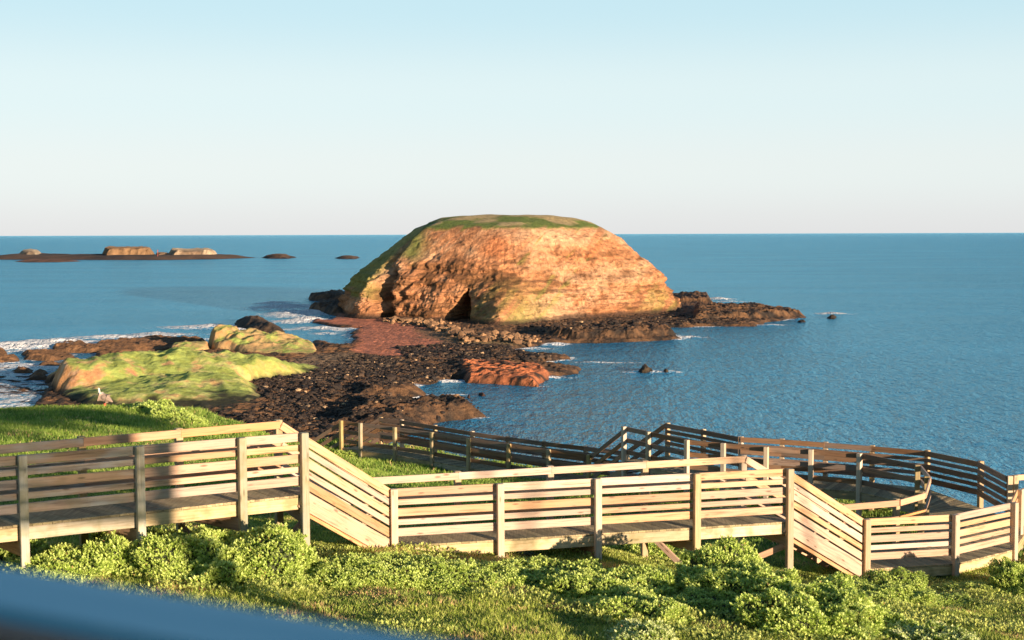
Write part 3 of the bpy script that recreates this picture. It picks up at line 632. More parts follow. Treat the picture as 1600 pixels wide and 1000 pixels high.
def railing(label, pts, kind=5, inside=1, post=M_POST, rail=M_PINE, group='timber railings of the boardwalk', skip=(), postw=.125, foot=None, mats=None, extra=None, post_top=None, rails_on=None):
    """pts: list of (x, y, z_top) in world coords; rails fixed on the left(+1)/right(-1) side of the posts going along pts"""
    o = empty('timber_railing', (pts[0][0], pts[0][1], pts[0][2]-1.05), label, 'railing', group)
    for i, (x, y, z) in enumerate(pts):
        if i in skip: continue
        j = min(i, len(pts)-2); d = Vector((pts[j+1][0]-pts[j][0], pts[j+1][1]-pts[j][1], 0)).normalized()
        if 0 < i < len(pts)-1:
            d0 = Vector((x-pts[i-1][0], y-pts[i-1][1], 0)).normalized(); d = (d+d0).normalized()
        zb = gz(x, y)-.3 if foot is None else foot
        zb = min(zb, z-1.4)
        board('post', (x, y, zb), (x+jit(.006), y+jit(.006), z+.012+jit(.004)), postw, postw, post, o, side=d, bev=.008)
    for i in range(len(pts)-1):
        if rails_on is not None and i not in rails_on: continue
        a, b = Vector(pts[i]), Vector(pts[i+1]); d = (b-a); n = Vector((-d.y, d.x, 0)).normalized()*inside*(postw/2+.024)
        slope = math.hypot(d.x, d.y)/d.length
        for k, (w, off) in enumerate({5: RW, 3: R3, 1: [(.14, 0)], 2: [(.14, 0), (.14, .36)]}[kind]):
            m = rail if not callable(mats) else mats(i, k)
            dz = Vector((0, 0, -off-w/2/slope+jit(.003)))
            board('rail', a+dz+n*(1+jit(.03)), b+dz+n*(1+jit(.03)), w, .045, m, o)
        if extra:   # stair stringer board under the rails
            w, off = extra; dz = Vector((0, 0, -off-w/2/slope))
            board('stringer', a+dz+n, b+dz+n, w, .05, rail, o)
    return o
def deck(label, front, back, z, edges=True, planks_w=.14, bearers=None, braces=(), edge_mat=M_EDGE, name='boardwalk', post_off=.10, fz=.2):
    """front/back: polylines (same count) of xy; planks run from front to back"""
    o = empty(name, (front[0][0], front[0][1], z-.3), label, 'boardwalk', 'decks of the boardwalk')
    V, Fc, A = [], [], []
    ox, oy, oz = o.location
    for s in range(len(front)-1):
        f0, f1, b0, b1 = (Vector((*p, 0)) for p in (front[s], front[s+1], back[s], back[s+1]))
        L = max((f1-f0).length, (b1-b0).length); n = max(2, int(round(L/planks_w))); g = .02
        for k in range(n):
            t0, t1 = (k+g)/n, (k+1-g)/n; r0 = random.random(); dzz = jit(.003)
            q = [f0.lerp(f1, t0), f0.lerp(f1, t1), b0.lerp(b1, t1), b0.lerp(b1, t0)]
            base_i = len(V)
            for zc in (z-.036+dzz, z+dzz):
                for p in q: V.append((p.x-ox, p.y-oy, zc-oz)); A.append(r0)
            for f in ((0, 3, 2, 1), (4, 5, 6, 7), (0, 1, 5, 4), (1, 2, 6, 5), (2, 3, 7, 6), (3, 0, 4, 7)): Fc.append([base_i+i for i in f])
    link('decking', np_mesh('decking', V, Fc, False, None, {'plank': A}), M_DECK, o)
    if edges:
        for line, sgn in ((front, 1), (back, -1)):
            for s in range(len(line)-1):
                a, b = Vector((*line[s], z-.042-fz/2)), Vector((*line[s+1], z-.042-fz/2))
                c = Vector((*[(front[s][i]+back[s][i])/2 for i in (0, 1)], a.z)); nrm = (c-a); nrm.z = 0; nrm = nrm.normalized()*.03
                board('edge_beam', a+nrm, b+nrm, fz, .05, edge_mat, o)
    for (p, q) in (bearers or []):
        board('bearer', (*p, z-.25-.125), (*q, z-.25-.125), .23, .07, M_RED, o)
    for (p, q) in braces: board('brace', p, q, .12, .05, M_RED, o)
    return o
def stairs(label, a0, a1, b0, b1, n, z0, z1):
    """treads from z0 (upper) to z1; a = front side line, b = back side line (xy at top, xy at bottom)"""
    o = empty('staircase', (a0[0], a0[1], z0-.3), label, 'staircase', 'staircases of the boardwalk')
    a0, a1, b0, b1 = (Vector((*p, 0)) for p in (a0, a1, b0, b1))
    for k in range(1, n):
        t = k/n; zc = z0+(z1-z0)*t
        for e in (0, .48):
            t0, t1 = (k-.5+e)/n, (k-.5+e+.44)/n
            p = (a0.lerp(a1, (t0+t1)/2)); q = b0.lerp(b1, (t0+t1)/2); ii = (q-p).normalized()*.16; p = p+ii; q = q-ii
            w = ((a1-a0).length)*(t1-t0)
            board('tread', (p.x, p.y, zc), (q.x, q.y, zc), .04, w, M_PINEW, o)
    for (s, e) in ((a0, a1), (b0, b1)):
        for u in (.095,):
            c = (b0-a0)*u if s == a0 else (a0-b0)*u
            board('stringer', (s.x+c.x, s.y+c.y, z0-.2), (e.x+c.x, e.y+c.y, z1-.2), .26, .05, M_PINE, o)
    return o

Z1, Z2, Z3 = -3.3, -4.6, -6.0                     # heights of the top rails below the eye
def P3(px, py, zr): x, y = on_z(px, py, zr); return (x, y, zr+CZ)
def line_pts(a, b, pxs):
    """points on the straight line a-b (3D) seen at given photo x"""
    out = []
    for px in pxs:
        lo, hi = -1.5, 1.5
        for _ in range(50):
            m = (lo+hi)/2; x = a[0]+(b[0]-a[0])*m; y = a[1]+(b[1]-a[1])*m
            if 800+F*x/y < px: lo = m
            else: hi = m
        out.append((x, y, a[2]+(b[2]-a[2])*m))
    return out
# upper level
A1, B1 = P3(28, 713, Z1), P3(472, 677, Z1)
up_f = line_pts(A1, B1, [-170, 28, 213, 374, 472])
up_b = line_pts(P3(0, 694, Z1), P3(431, 657, Z1), [-190, -30, 122, 275, 431])
def near_w(i, k): return M_PINEW if i <= 1 else (M_PINE if not (i == 2 and k == 2) else M_RED)
railing('front railing of the upper boardwalk level, shaded grey at its left end', up_f, 5, 1, post=M_POSTW, mats=near_w)
railing('back railing of the upper boardwalk level with a single visible top rail', up_b, 3, -1, post=M_OLDPOST, mats=lambda i, k: M_RED if i > 1 else M_PINEW)
# middle level
A2, B2 = P3(613, 765, Z2), P3(1238, 733, Z2)
mid_f = line_pts(A2, B2, [613, 781, 935, 1091, 1238])
mid_b = line_pts(P3(590, 744, Z2), P3(1168, 711, Z2), [566, 713, 859, 1008, 1163])
railing('front railing of the middle level, the long pale five-rail one at the centre', mid_f, 5, 1)
railing('back railing of the middle level behind the long pale front railing', mid_b, 3, -1)
# landing level
low_f = [P3(1355, 812, Z3), P3(1494, 805, Z3), P3(1586, 786, Z3)]
railing('bent front railing of the lowest landing at the right edge of the bushes', low_f, 5, 1)
# stair rails
railing('front handrail of the left staircase with five slanting rails and a wide board', [up_f[-1], mid_f[0]], 5, 1, skip=(0, 1), extra=(.30, .94))
railing('back handrail of the left staircase, mostly hidden', [up_b[-1], mid_b[0]], 3, -1, skip=(0, 1))
railing('front handrail of the right staircase with five slanting rails and a wide board', [mid_f[-1], low_f[0]], 5, 1, skip=(0, 1), extra=(.30, .94))
low_b0 = P3(1290, 790, Z3)
railing('back handrail of the right staircase seen between the front rails', [mid_b[-1], low_b0], 3, -1, skip=(0,))
# inner curve of the landing
inner = [P3(1314, 787, Z3), P3(1401, 780, Z3), P3(1440, 769, Z3), P3(1448, 745, Z3), P3(1434, 727, Z3)]
railing('low curved inner railing where the landing bends round, sunlit reddish', inner, 2, -1, rail=M_RED, post=M_OLDPOST, foot=CZ-8.2)
inn = [P3(1434, 727, Z3), P3(1343, 709, Z3), P3(1267, 703, Z3), P3(1197, 699, Z3), P3(1130, 693, Z3), P3(1073, 688, Z3), P3(1013, 675, Z3), P3(975, 667, Z3)]
def brownm(i, k): return M_BROWN
railing('inner railing of the far right walkway, pale posts with dark brown rails', inn, 3, -1, post=M_POST, mats=brownm, skip=(0,))
outr = [P3(1590, 743, Z3), P3(1578, 744, Z3), P3(1533, 721, Z3), P3(1449, 704, Z3), P3(1363, 696.5, Z3), P3(1290, 691, Z3), P3(1222, 686, Z3), P3(1158, 682.5, Z3), P3(1099, 671, Z3), P3(1043, 661, Z3)]
outr = outr[1:]
railing('seaward railing of the far right walkway, dark brown rails against the water', outr, 5, 1, post=M_POST, rail=M_BROWN, foot=CZ-8.6)
# steps down to the left walkway
ZL = -7.2
inL = [P3(920, 711, ZL), P3(857, 703, ZL), P3(795, 694, ZL), P3(732, 685, ZL), P3(675, 676, ZL), P3(617, 668, ZL), P3(563, 661.5, ZL), P3(533, 657.5, ZL)]
outL = [P3(980, 705, ZL), P3(915, 697, ZL), P3(850, 689.5, ZL), P3(793, 682, ZL), P3(738, 674, ZL), P3(680, 664.5, ZL), P3(628, 656, ZL), P3(595, 652, ZL)]
railing('inner railing of the far left walkway, mossy posts behind the grass', inL, 3, -1, post=M_OLDPOST, rail=M_BROWN)
railing('seaward railing of the far left walkway, five dark rails over the bay', outL, 5, 1, post=M_POST, rail=M_BROWN, foot=CZ-9.6)
railing('near handrail of the short steps joining the two far walkways', [inn[-1], inL[0]], 3, -1, rail=M_BROWN, post=M_POST, skip=(0, 1))
railing('far handrail of the short steps joining the two far walkways', [outr[-1], outL[0]], 3, 1, rail=M_BROWN, post=M_POST, skip=(0,), foot=CZ-9)
# left end steps going down to the shore
def off(p, dx, dy, dz): return (p[0]+dx, p[1]+dy, p[2]+dz)
eL = off(inL[-1], -1.5, 1.0, -1.0); eO = off(outL[-1], -1.6, 1.0, -1.05)
railing('near handrail of the steps dropping away at the far left end', [inL[-1], eL], 3, -1, rail=M_BROWN, post=M_OLDPOST, skip=(0,), foot=CZ-10.5)
railing('far handrail of the steps dropping away at the far left end', [outL[-1], eO], 5, 1, rail=M_BROWN, post=M_OLDPOST, skip=(0,), foot=CZ-10.5)
# walkway leaving the frame at the right
railing('pale railing leaving the picture at the right edge of the landing', [P3(1586, 786, Z3), P3(1595, 765, Z3), P3(1700, 757, Z3)], 5, 1, skip=(0,))
railing('far pale railing leaving the picture at the right edge over the water', [P3(1586, 743, Z3), P3(1690, 738, Z3), P3(1790, 733, Z3)], 2, 1, foot=CZ-8.6)

xy = lambda L: [(p[0], p[1]) for p in L]
def inset(front, back, a):
    return [(f[0]+(b[0]-f[0])*a, f[1]+(b[1]-f[1])*a) for f, b in zip(front, back)]
def mk(front, back):   # deck lines just inside the posts
    f, b = xy(front), xy(back); L = math.hypot(f[0][0]-b[0][0], f[0][1]-b[0][1])
    return inset(f, b, .06/L), inset(b, f, .06/L)
df, db = mk(up_f, up_b)
deck('weathered deck of the upper boardwalk level at the left', df, db, CZ+Z1-1.05, bearers=[(df[i], db[i]) for i in (1, 2, 3, 4)],
     braces=[((df[4][0]+.02, df[4][1]+.12, CZ-4.75), (df[4][0]-.55, df[4][1]+.25, CZ-5.5)), ((db[3][0], db[3][1], CZ-5.0), (db[3][0]+.5, db[3][1]-.2, CZ-5.6))])
df2, db2 = mk(mid_f, mid_b)
deck('pale-edged deck of the middle level between the two staircases', df2, db2, CZ+Z2-1.05, bearers=[(df2[i], db2[i]) for i in range(5)],
     braces=[((db2[3][0], db2[3][1]-.1, CZ-6.0), (db2[3][0]+.75, db2[3][1]-.5, CZ-6.7)), ((df2[4][0]-.03, df2[4][1]+.1, CZ-6.15), (df2[4][0]-.95, df2[4][1]+.3, CZ-6.6)), ])
stairs('left staircase going down from the upper to the middle level', xy(up_f)[-1], xy(mid_f)[0], xy(up_b)[-1], xy(mid_b)[0], 7, CZ+Z1-1.05, CZ+Z2-1.05)
stairs('right staircase going down from the middle level to the landing', xy(mid_f)[-1], xy(low_f)[0], xy(mid_b)[-1], xy([low_b0])[0], 8, CZ+Z2-1.05, CZ+Z3-1.05)
lf = [xy(low_f)[0], xy(low_f)[1], xy(low_f)[2], on_z(1605, 762, Z3)]
lb = [xy([low_b0])[0], xy(inner)[1], xy(inner)[2], xy(inner)[3]]
deck('deck of the lowest landing with a mossy front edge', lf, lb, CZ+Z3-1.05)
rf = [on_z(1760, 745, Z3), on_z(1600, 764, Z3)]; 
deck('broad far deck where the landing turns toward the sea', [on_z(1605, 762, Z3), xy(inner)[3], xy(inner)[4]], [on_z(1600, 741, Z3), xy(outr)[0], xy(outr)[2]], CZ+Z3-1.054, edges=False)
fo = xy(inn); bo = [xy(outr)[2]]+[on_z(px, py, Z3) for px, py in ((1363, 696.5), (1290, 691), (1222, 686), (1158, 682.5), (1110, 672), (1060, 664), (1043, 661))]
deck('deck of the far right walkway between pale posts and the sea railing', fo, bo, CZ+Z3-1.05, edge_mat=M_OLDPOST)
bl = [on_z(980, 705, ZL), on_z(900, 695, ZL), on_z(838, 688, ZL), on_z(780, 680, ZL), on_z(725, 671.5, ZL), on_z(665, 662, ZL), on_z(610, 654, ZL), on_z(595, 652, ZL)]
deck('mossy deck of the far left walkway above the grass', xy(inL), bl, CZ+ZL-1.05, edge_mat=M_OLDPOST)
stairs('short steps joining the two far walkways', xy(inn)[-1], xy(inL)[0], xy(outr)[-1], xy(outL)[0], 6, CZ+Z3-1.05, CZ+ZL-1.05)
stairs('steps dropping away at the end of the far left walkway', xy(inL)[-1], eL[:2], xy(outL)[-1], eO[:2], 6, CZ+ZL-1.05, CZ+ZL-2.05)

# ------------------------------------------------------------------ shrubs
def shrub_mesh(seed, rx, ry, h, n, leaf=.05, lime=0.0):
    """many small upright sprigs of leaves over a lumpy dome, plus the twig mass inside"""
    r = np.random.default_rng(seed)
    def dome(u, v):   # u azimuth, v 0 top .. 1 rim
        rr = np.sin(v*np.pi/2)
        x, y = rr*np.cos(u), rr*np.sin(u); z = np.cos(v*np.pi/2)**.8
        k = 1+.38*fbm(x*1.7, y*1.7, z*1.5, o=3, seed=seed)+.14*fbm(x*6, y*6, z*6, o=2, seed=seed+3)
        return np.stack([x*rx*k, y*ry*k, z*h*k*k], -1)
    u = r.uniform(0, 2*np.pi, n); v = np.arccos(1-r.uniform(0, 1, n)*1.0)/(np.pi/2)
    p = dome(u, v); e = 1e-3
    nx = np.stack([p[:, 0]/rx**2, p[:, 1]/ry**2, p[:, 2]/h**2], -1); nx /= np.linalg.norm(nx, axis=1, keepdims=True)
    depth = r.uniform(0, 1, n)**2*.16; p = p-nx*(depth*min(rx, h))[:, None]
    up = nx*.55+np.array([0, 0, .9])+r.normal(0, .28, (n, 3)); up /= np.linalg.norm(up, axis=1, keepdims=True)
    K = 6; V = []; C_ = []
    t1 = np.cross(up, np.array([.3, .7, .1])); t1 /= np.linalg.norm(t1, axis=1, keepdims=True); t2 = np.cross(up, t1)
    size = leaf*r.uniform(.7, 1.3, n)
    pv = r.uniform(0, 1, n); tip0 = np.array([.68, .77, .22])*(1-lime)+np.array([.82, .82, .46])*lime; mid = np.array([.32, .45, .065]); deep = np.array([.06, .10, .02])
    pc = fbm(p[:, 0]*2.5, p[:, 1]*2.5, p[:, 2]*2.5, o=2, seed=seed+9)
    for k in range(K):
        a = k*2.4+r.uniform(0, 6.28, n); el = r.uniform(.45, 1.35, n) if k else np.full(n, 1.4)
        d = (t1*np.cos(a)[:, None]+t2*np.sin(a)[:, None])*np.cos(el)[:, None]+up*np.sin(el)[:, None]
        s = np.cross(d, up); s /= np.linalg.norm(s, axis=1, keepdims=True)+1e-9
        o_ = p+up*(size*(.2+.16*k))[:, None]; L = size*r.uniform(.75, 1.2, n); w = L*.23
        q = [o_, o_+d*(L*.5)[:, None]+s*w[:, None], o_+d*L[:, None], o_+d*(L*.5)[:, None]-s*w[:, None]]
        V.append(np.stack(q, 1))
        tipk = np.clip(k/(K-1)*.8+.25*pv-depth*2.5+.35*pc, 0, 1)[:, None]
        cc = mid*(1-tipk)+tip0*tipk; cc = cc*(1-.0*depth[:, None])
        cc = np.where(r.uniform(0, 1, (n, 1)) > .985, np.array([.40, .24, .09]), cc)
        cc = cc*r.uniform(.8, 1.2, (n, 1))
        C_.append(np.repeat(cc[:, None], 4, 1))
    V = np.concatenate(V).reshape(-1, 3); C_ = np.concatenate(C_).reshape(-1, 3); m = len(V)//4
    me = np_mesh('leaves', V, np.arange(m*4).reshape(-1, 4), False, C_); me.materials.append(M_LEAF)
    uu, vv = np.meshgrid(np.linspace(0, 2*np.pi, 49)[:-1], np.linspace(0.02, 1.0, 16)); c_ = dome(uu, vv)*.9; c_[-1, :, 2] -= .25
    nr, nc = uu.shape; i = np.arange(nr-1)[:, None]*nc+np.arange(nc)[None]; j = np.arange(nr-1)[:, None]*nc+(np.arange(nc)+1)[None] % nc
    Fc = np.stack([i, i+nc, j+nc, j], -1).reshape(-1, 4)
    me2 = np_mesh('twigs', c_.reshape(-1, 3), Fc, True); me2.materials.append(M_TWIG)
    return me, me2
PROTO = {'big': shrub_mesh(1, 1.2, 1.05, .9, 10500, .052), 'wide': shrub_mesh(2, 1.6, 1.0, .58, 10500, .05), 'mid': shrub_mesh(3, .95, .85, .55, 5600, .05),
         'mid2': shrub_mesh(4, 1.0, .8, .46, 5600, .049), 'small': shrub_mesh(5, .55, .5, .32, 1600, .052), 'pale': shrub_mesh(6, .6, .5, .34, 2600, .045, .8)}
def shrub(kind, px, py, s, rz, label, group='salt-tolerant shrubs along the boardwalk', zs=1.0, y=None):
    x, yy, z = hit_ground(px, py) if y is None else (at_y(px, 500, y)[0], y, gz(at_y(px, 500, y)[0], y))
    o = empty('coastal_shrub', (x, yy, z-.06), label, 'shrub', group); o.rotation_euler = (0, 0, rz); o.scale = (s*1.06, s*1.06, s*zs*.84)
    a = bpy.data.objects.new('leaves', PROTO[kind][0]); COL.objects.link(a); a.parent = o
    b = bpy.data.objects.new('twigs', PROTO[kind][1]); COL.objects.link(b); b.parent = o
    return o
SH = [('big', 352, 900, .92, .3, 'largest bright shrub, in front of the upper deck and the left staircase', .95),
      ('mid', 300, 878, .95, 1.9, 'shrub pressed against the left flank of the largest bright shrub', 1.1),
      ('mid', 215, 885, .95, 1.1, 'shrub in front of the shaded post of the upper railing', 1.15),
      ('mid2', 100, 895, .95, 2.0, 'rounded shrub under the left part of the upper deck', 1.0),
      ('small', 15, 880, 1.1, .5, 'small dark shrub at the left edge just above the blurred handrail', 1.1),
      ('mid', 430, 912, .6, 4.0, 'low shrub at the right foot of the largest bright shrub', .8),
      ('mid2', 510, 900, .85, 2.5, 'low shrub in front of the upper post at the head of the left staircase', .75),
      ('wide', 620, 905, .72, .1, 'spreading shrub hiding the foot of the left staircase', .85),
      ('mid', 705, 915, .75, 3.0, 'shrub below the left end of the middle deck', .7),
      ('mid2', 790, 905, .9, 1.0, 'shrub at the second post of the middle railing', .8),
      ('mid', 870, 915, .85, 5.2, 'shrub between the second and third posts of the middle railing', .8),
      ('wide', 960, 935, .72, .6, 'broad shrub in front of the third post of the middle railing', 1.1),
      ('mid', 1000, 966, .8, 2.2, 'shrub low in front of the third and fourth posts', .9),
      ('big', 1150, 945, 1.0, 2.0, 'tall bright shrub between the fourth and fifth posts of the middle railing', .95),
      ('mid', 1095, 956, .6, .2, 'shrub at the left foot of the tall bright shrub', .9),
      ('big', 1270, 985, .9, 4.2, 'large shrub in front of the head of the right staircase', .9),
      ('mid2', 1345, 990, .9, 5.0, 'shrub at the right foot of the large shrub below the right staircase', .9),
      ('big', 1380, 940, .78, 1.3, 'round shrub hiding the foot of the right staircase', .68),
      ('mid', 1450, 945, .8, .9, 'lower shrub right of the round shrub below the landing', .55),
      ('mid2', 1525, 925, .7, 2.8, 'shrub below the middle post of the landing railing', .65),
      ('big', 1612, 922, .55, 3.4, 'shrub at the right edge climbing against the landing', 1.25),
      ('pale', 1000, 1004, .9, 1.0, 'small whitish shrub at the bottom edge near the centre', .9),
      ('pale', 1455, 1008, 1.0, 2.3, 'small whitish shrub at the bottom edge on the right', .9),
      ('pale', 575, 800, .01, 0, None, 1),
      ('small', 1010, 868, 1.1, 2.0, 'small shrub around the foot of a back post under the middle deck', 1.0),
      ('small', 655, 718, 1.0, 2.0, 'small dark shrub on the grass in front of the far left walkway', .9),
      ('small', 600, 712, .9, 1.0, 'small bright shrub left of the dark one by the far left walkway', .8),
      ('small', 545, 712, 1.0, 3.0, 'leafy tuft at the first post of the far left walkway', .8),
      ('small', 1385, 800, .9, .4, 'small lime shrub in the well inside the curved inner railing', .8),
      ('small', 965, 745, .8, .4, 'small green bush by the short steps between the far walkways', .8)]
for k, px, py, s, rz, lab, zs in SH:
    if lab: shrub(k, px, py, s, rz, lab, zs=zs)
# shrubs along the knoll's edge
for i, (px, yy, s, lab) in enumerate([(235, 56, 1.4, 'shrub with a dark hollow on the knoll left of the fence corner'), (262, 54, 1.5, 'shrub at the right end of the grassy knoll'), (290, 52, 1.2, 'last low shrub where the knoll drops to the shore'), (205, 57.5, 1.0, 'low shrub just right of the goose'), (375, 47, .8, 'low shrub peeping above the back railing left of its corner')]):
    shrub('small' if i != 1 else 'small', px, 0, s, i*1.7, lab, zs=.9, y=yy)

# ------------------------------------------------------------------ grass and dead tufts
def blades(name, label, regions, seed, cols):
    r = np.random.default_rng(seed); Vs, Cs = [], []
    for (y0, y1, dens, w, h, lim) in regions:
        x0, x1 = lim
        n = int((y1-y0)*(x1-x0)*dens); x = r.uniform(x0, x1, n); y = r.uniform(y0, y1, n)
        k = (np.abs(x) < .41*y+2.0) & (sdf_poly(x, y, EDGE) > -.8); x, y = x[k], y[k]
        z = ground_z(x, y); n = len(x)
        t = fbm(x*.9, y*.9, o=3, seed=201); t2 = fbm(x*.35, y*.35, o=5, seed=21); t3 = fbm(x*3.5, y*3.5, o=2, seed=204)
        hh = h*r.uniform(.5, 1.4, n)*(1+.7*t+.5*t3); ww = w*r.uniform(.6, 1.3, n)
        a = r.uniform(0, 6.28, n); ln = r.normal(0, .45, (n, 2))
        p = np.stack([x, y, z-.01], -1); s = np.stack([np.cos(a), np.sin(a), 0*a], -1)*ww[:, None]
        tip = p+np.stack([ln[:, 0]*hh, ln[:, 1]*hh, hh], -1)
        Vs.append(np.stack([p-s, p+s, tip], 1))
        g0, g1, g2, d1 = cols
        c = g0+(g1-g0)*sstep(-.3, .4, t+.3*t3)[:, None]; far_green = (y0 > 29)*.6; c += (g2-c)*(r.uniform(0, 1, (n, 1)) > .62+.3*far_green)*.8; c = c*np.array([1-.45*far_green, 1-.25*far_green, 1-.3*far_green])  # grass beyond the near slope is greener and darker
        dryk = .55*(sstep(.12, .46, fbm(x*1.4, y*1.4, o=4, seed=22)-.25*t2)*np.where(y < 30, 1, .45))[:, None]
        c += (d1-c)*(r.uniform(0, 1, (n, 1)) < dryk*.85); c = c*r.uniform(.75, 1.25, (n, 1))
        Cs.append(np.repeat(c[:, None], 3, 1))
    V = np.concatenate(Vs).reshape(-1, 3); C_ = np.concatenate(Cs).reshape(-1, 3)
    o = link(name, np_mesh(name, V, np.arange(len(V)).reshape(-1, 3), False, C_), M_GRASS)
    return tag(o, label, 'grass', kind='stuff')
blades('grass', 'short green grass with dry tufts over the clifftop slope',
       [(11, 30, 1500, .009, .055, (-12, 13)), (30, 45, 420, .016, .10, (-20, 13)), (45, 62, 330, .022, .12, (-26, 5))], 7,
       (np.array([.17, .26, .035]), np.array([.34, .42, .06]), np.array([.62, .62, .17]), np.array([.70, .46, .22])))

def groundcover(n, seed):
    r = np.random.default_rng(seed); x = r.uniform(-9, 13, n); y = r.uniform(13.5, 29, n)
    d = fbm(x*.55, y*.7, o=3, seed=301)+.5*fbm(x*2, y*2, o=2, seed=303)
    k = (np.abs(x) < .42*y+.6) & (d > r.uniform(-.02, .5, n)); x, y, d = x[k], y[k], d[k]; n = len(x)
    z = ground_z(x, y)+np.clip(d, 0, .5)*.22*r.uniform(.3, 1, n)
    V = []; C_ = []; size = .045*r.uniform(.6, 1.4, n)
    for k in range(4):
        a = r.uniform(0, 6.28, n); el = r.uniform(.3, 1.3, n)
        dd = np.stack([np.cos(a)*np.cos(el), np.sin(a)*np.cos(el), np.sin(el)], -1); s_ = np.stack([-np.sin(a), np.cos(a), 0*a], -1)
        o_ = np.stack([x, y, z+.01+.008*k], -1); L = size; w_ = L*.25
        V.append(np.stack([o_, o_+dd*(L*.5)[:, None]+s_*w_[:, None], o_+dd*L[:, None], o_+dd*(L*.5)[:, None]-s_*w_[:, None]], 1))
        t = np.clip(r.uniform(0, 1, (n, 1))*.8+.3*d[:, None], 0, 1)
        C_.append(np.repeat(((np.array([.24, .34, .05])*(1-t)+np.array([.74, .75, .22])*t)*r.uniform(.75, 1.2, (n, 1)))[:, None], 4, 1))
    V = np.concatenate(V).reshape(-1, 3); C_ = np.concatenate(C_).reshape(-1, 3)
    o = link('ground_cover', np_mesh('ground_cover', V, np.arange(len(V)).reshape(-1, 4), False, C_), M_LEAF)
    tag(o, 'low leafy yellow-green ground cover spreading between the shrubs', 'ground cover', kind='stuff')
groundcover(90000, 55)

# ------------------------------------------------------------------ goose
gx0, gy0, gz0 = hit_ground(161, 645.5, 50, 59)
gx0, gy0 = at_y(161, 600, 56.6)[:2]; gz0 = gz(gx0, gy0)
gs = empty('goose', (gx0, gy0, gz0), 'grey goose with pale head and red legs standing on the grassy knoll', 'goose')
def skin(name, verts, edges, rad, mat, parent, sub=2, root=0):
    me = bpy.data.meshes.new(name); me.from_pydata(verts, edges, []); o = link(name, me, mat, parent)
    sk = o.modifiers.new('skin', 'SKIN'); sk.use_smooth_shade = True
    for i, q in enumerate(rad): me.skin_vertices[0].data[i].radius = q if hasattr(q, '__len__') else (q, q)
    me.skin_vertices[0].data[root].use_root = True
    o.modifiers.new('sub', 'SUBSURF').levels = sub; o.modifiers['sub'].render_levels = sub
    return o
mg, nt, b = new_mat('goose_plumage')
tc = N(nt, 'ShaderNodeTexCoord'); sp = N(nt, 'ShaderNodeSeparateXYZ'); nt.links.new(tc.outputs['Object'], sp.inputs[0])
nn_ = N(nt, 'ShaderNodeTexNoise', i_Scale=28.0, i_Detail=4.0); nt.links.new(tc.outputs['Object'], nn_.inputs['Vector'])
rb = ramp(nt, nn_.outputs['Fac'], [(.3, (.20, .14, .10)), (.7, (.36, .26, .19))]); rz_ = ramp(nt, sp.outputs['Z'], [(.50, 0.0), (.58, 1.0)])
cg = mixc(nt, rb.outputs[0], (.60, .56, .49), rz_.outputs[0]); nt.links.new(cg, b.inputs['Base Color']); b.inputs['Roughness'].default_value = .8
gb = skin('body', [(.02, 0, .36), (-.10, 0, .40), (.14, .0, .33), (.28, 0, .26), (.37, 0, .20), (-.15, 0, .50), (-.165, 0, .62), (-.17, 0, .70), (-.21, 0, .725)],
          [(0, 1), (0, 2), (2, 3), (3, 4), (1, 5), (5, 6), (6, 7), (7, 8)], [(.15, .165), (.12, .13), (.13, .14), (.075, .06), (.03, .02), .06, .04, .046, .03], mg, gs)
bk_ = skin('beak', [(-.225, 0, .725), (-.27, 0, .71)], [(0, 1)], [.02, .009], plain('beak_yellow', (.45, .42, .12)), gs, 1)
M_LEG = plain('goose_leg', (.62, .10, .045), .6)
for s_ in (-1, 1): skin('leg', [(.05, .055*s_, .25), (.06, .055*s_, .14), (.05, .05*s_, .03), (.0, .05*s_, .012)], [(0, 1), (1, 2), (2, 3)], [.04, .024, .02, .018], M_LEG, gs, 1)
wg = plain('goose_wing_feathers', (.24, .17, .13), .8, 0, .35, 30)
for s_ in (-1, 1): skin('wing', [(-.06, .115*s_, .41), (.08, .135*s_, .385), (.22, .085*s_, .31), (.33, .03*s_, .24)], [(0, 1), (1, 2), (2, 3)], [(.05, .09), (.05, .10), (.035, .065), (.015, .02)], wg, gs, 2)
gs.scale = (1.12, 1.12, 1.12); gs.location.z += .07
gs.rotation_euler = (0, 0, math.radians(-8))

# ------------------------------------------------------------------ handrail of the viewing balcony, right at the lens, and the centre behind it
hr = empty('balcony_handrail', (-.2, .93, CZ-1.3), 'blurred handrail with blue skylight painted into its weathered top, close to the lens at bottom left', 'handrail')
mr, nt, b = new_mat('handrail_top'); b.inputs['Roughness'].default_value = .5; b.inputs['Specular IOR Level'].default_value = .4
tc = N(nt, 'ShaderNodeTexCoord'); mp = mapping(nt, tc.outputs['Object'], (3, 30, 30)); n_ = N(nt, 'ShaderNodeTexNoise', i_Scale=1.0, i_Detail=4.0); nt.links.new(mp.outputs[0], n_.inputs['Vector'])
rr_ = ramp(nt, n_.outputs['Fac'], [(.3, (.26, .72, .84)), (.7, (.42, .84, .93))]); nt.links.new(rr_.outputs[0], b.inputs['Base Color'])  # blue light of the sky put into the base colour
HR0 = on_z(-250, 838, -.25); HR1 = on_z(900, 1029, -.25)
dH = (Vector((*HR1, 0))-Vector((*HR0, 0))).normalized(); nH = Vector((dH.y, -dH.x, 0))      # towards the camera
p0 = Vector((*HR0, CZ-.25-.015))+nH*.045; p1 = Vector((*HR1, CZ-.25-.015))+nH*.045
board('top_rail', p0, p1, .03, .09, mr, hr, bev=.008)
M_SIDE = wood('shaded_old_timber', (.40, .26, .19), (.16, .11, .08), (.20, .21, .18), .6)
for k in range(2):
    dz = Vector((0, 0, -.06-k*.15)); board('face_board', p0+dz+nH*.062, p1+dz+nH*.062, .142, .03, M_SIDE, hr)
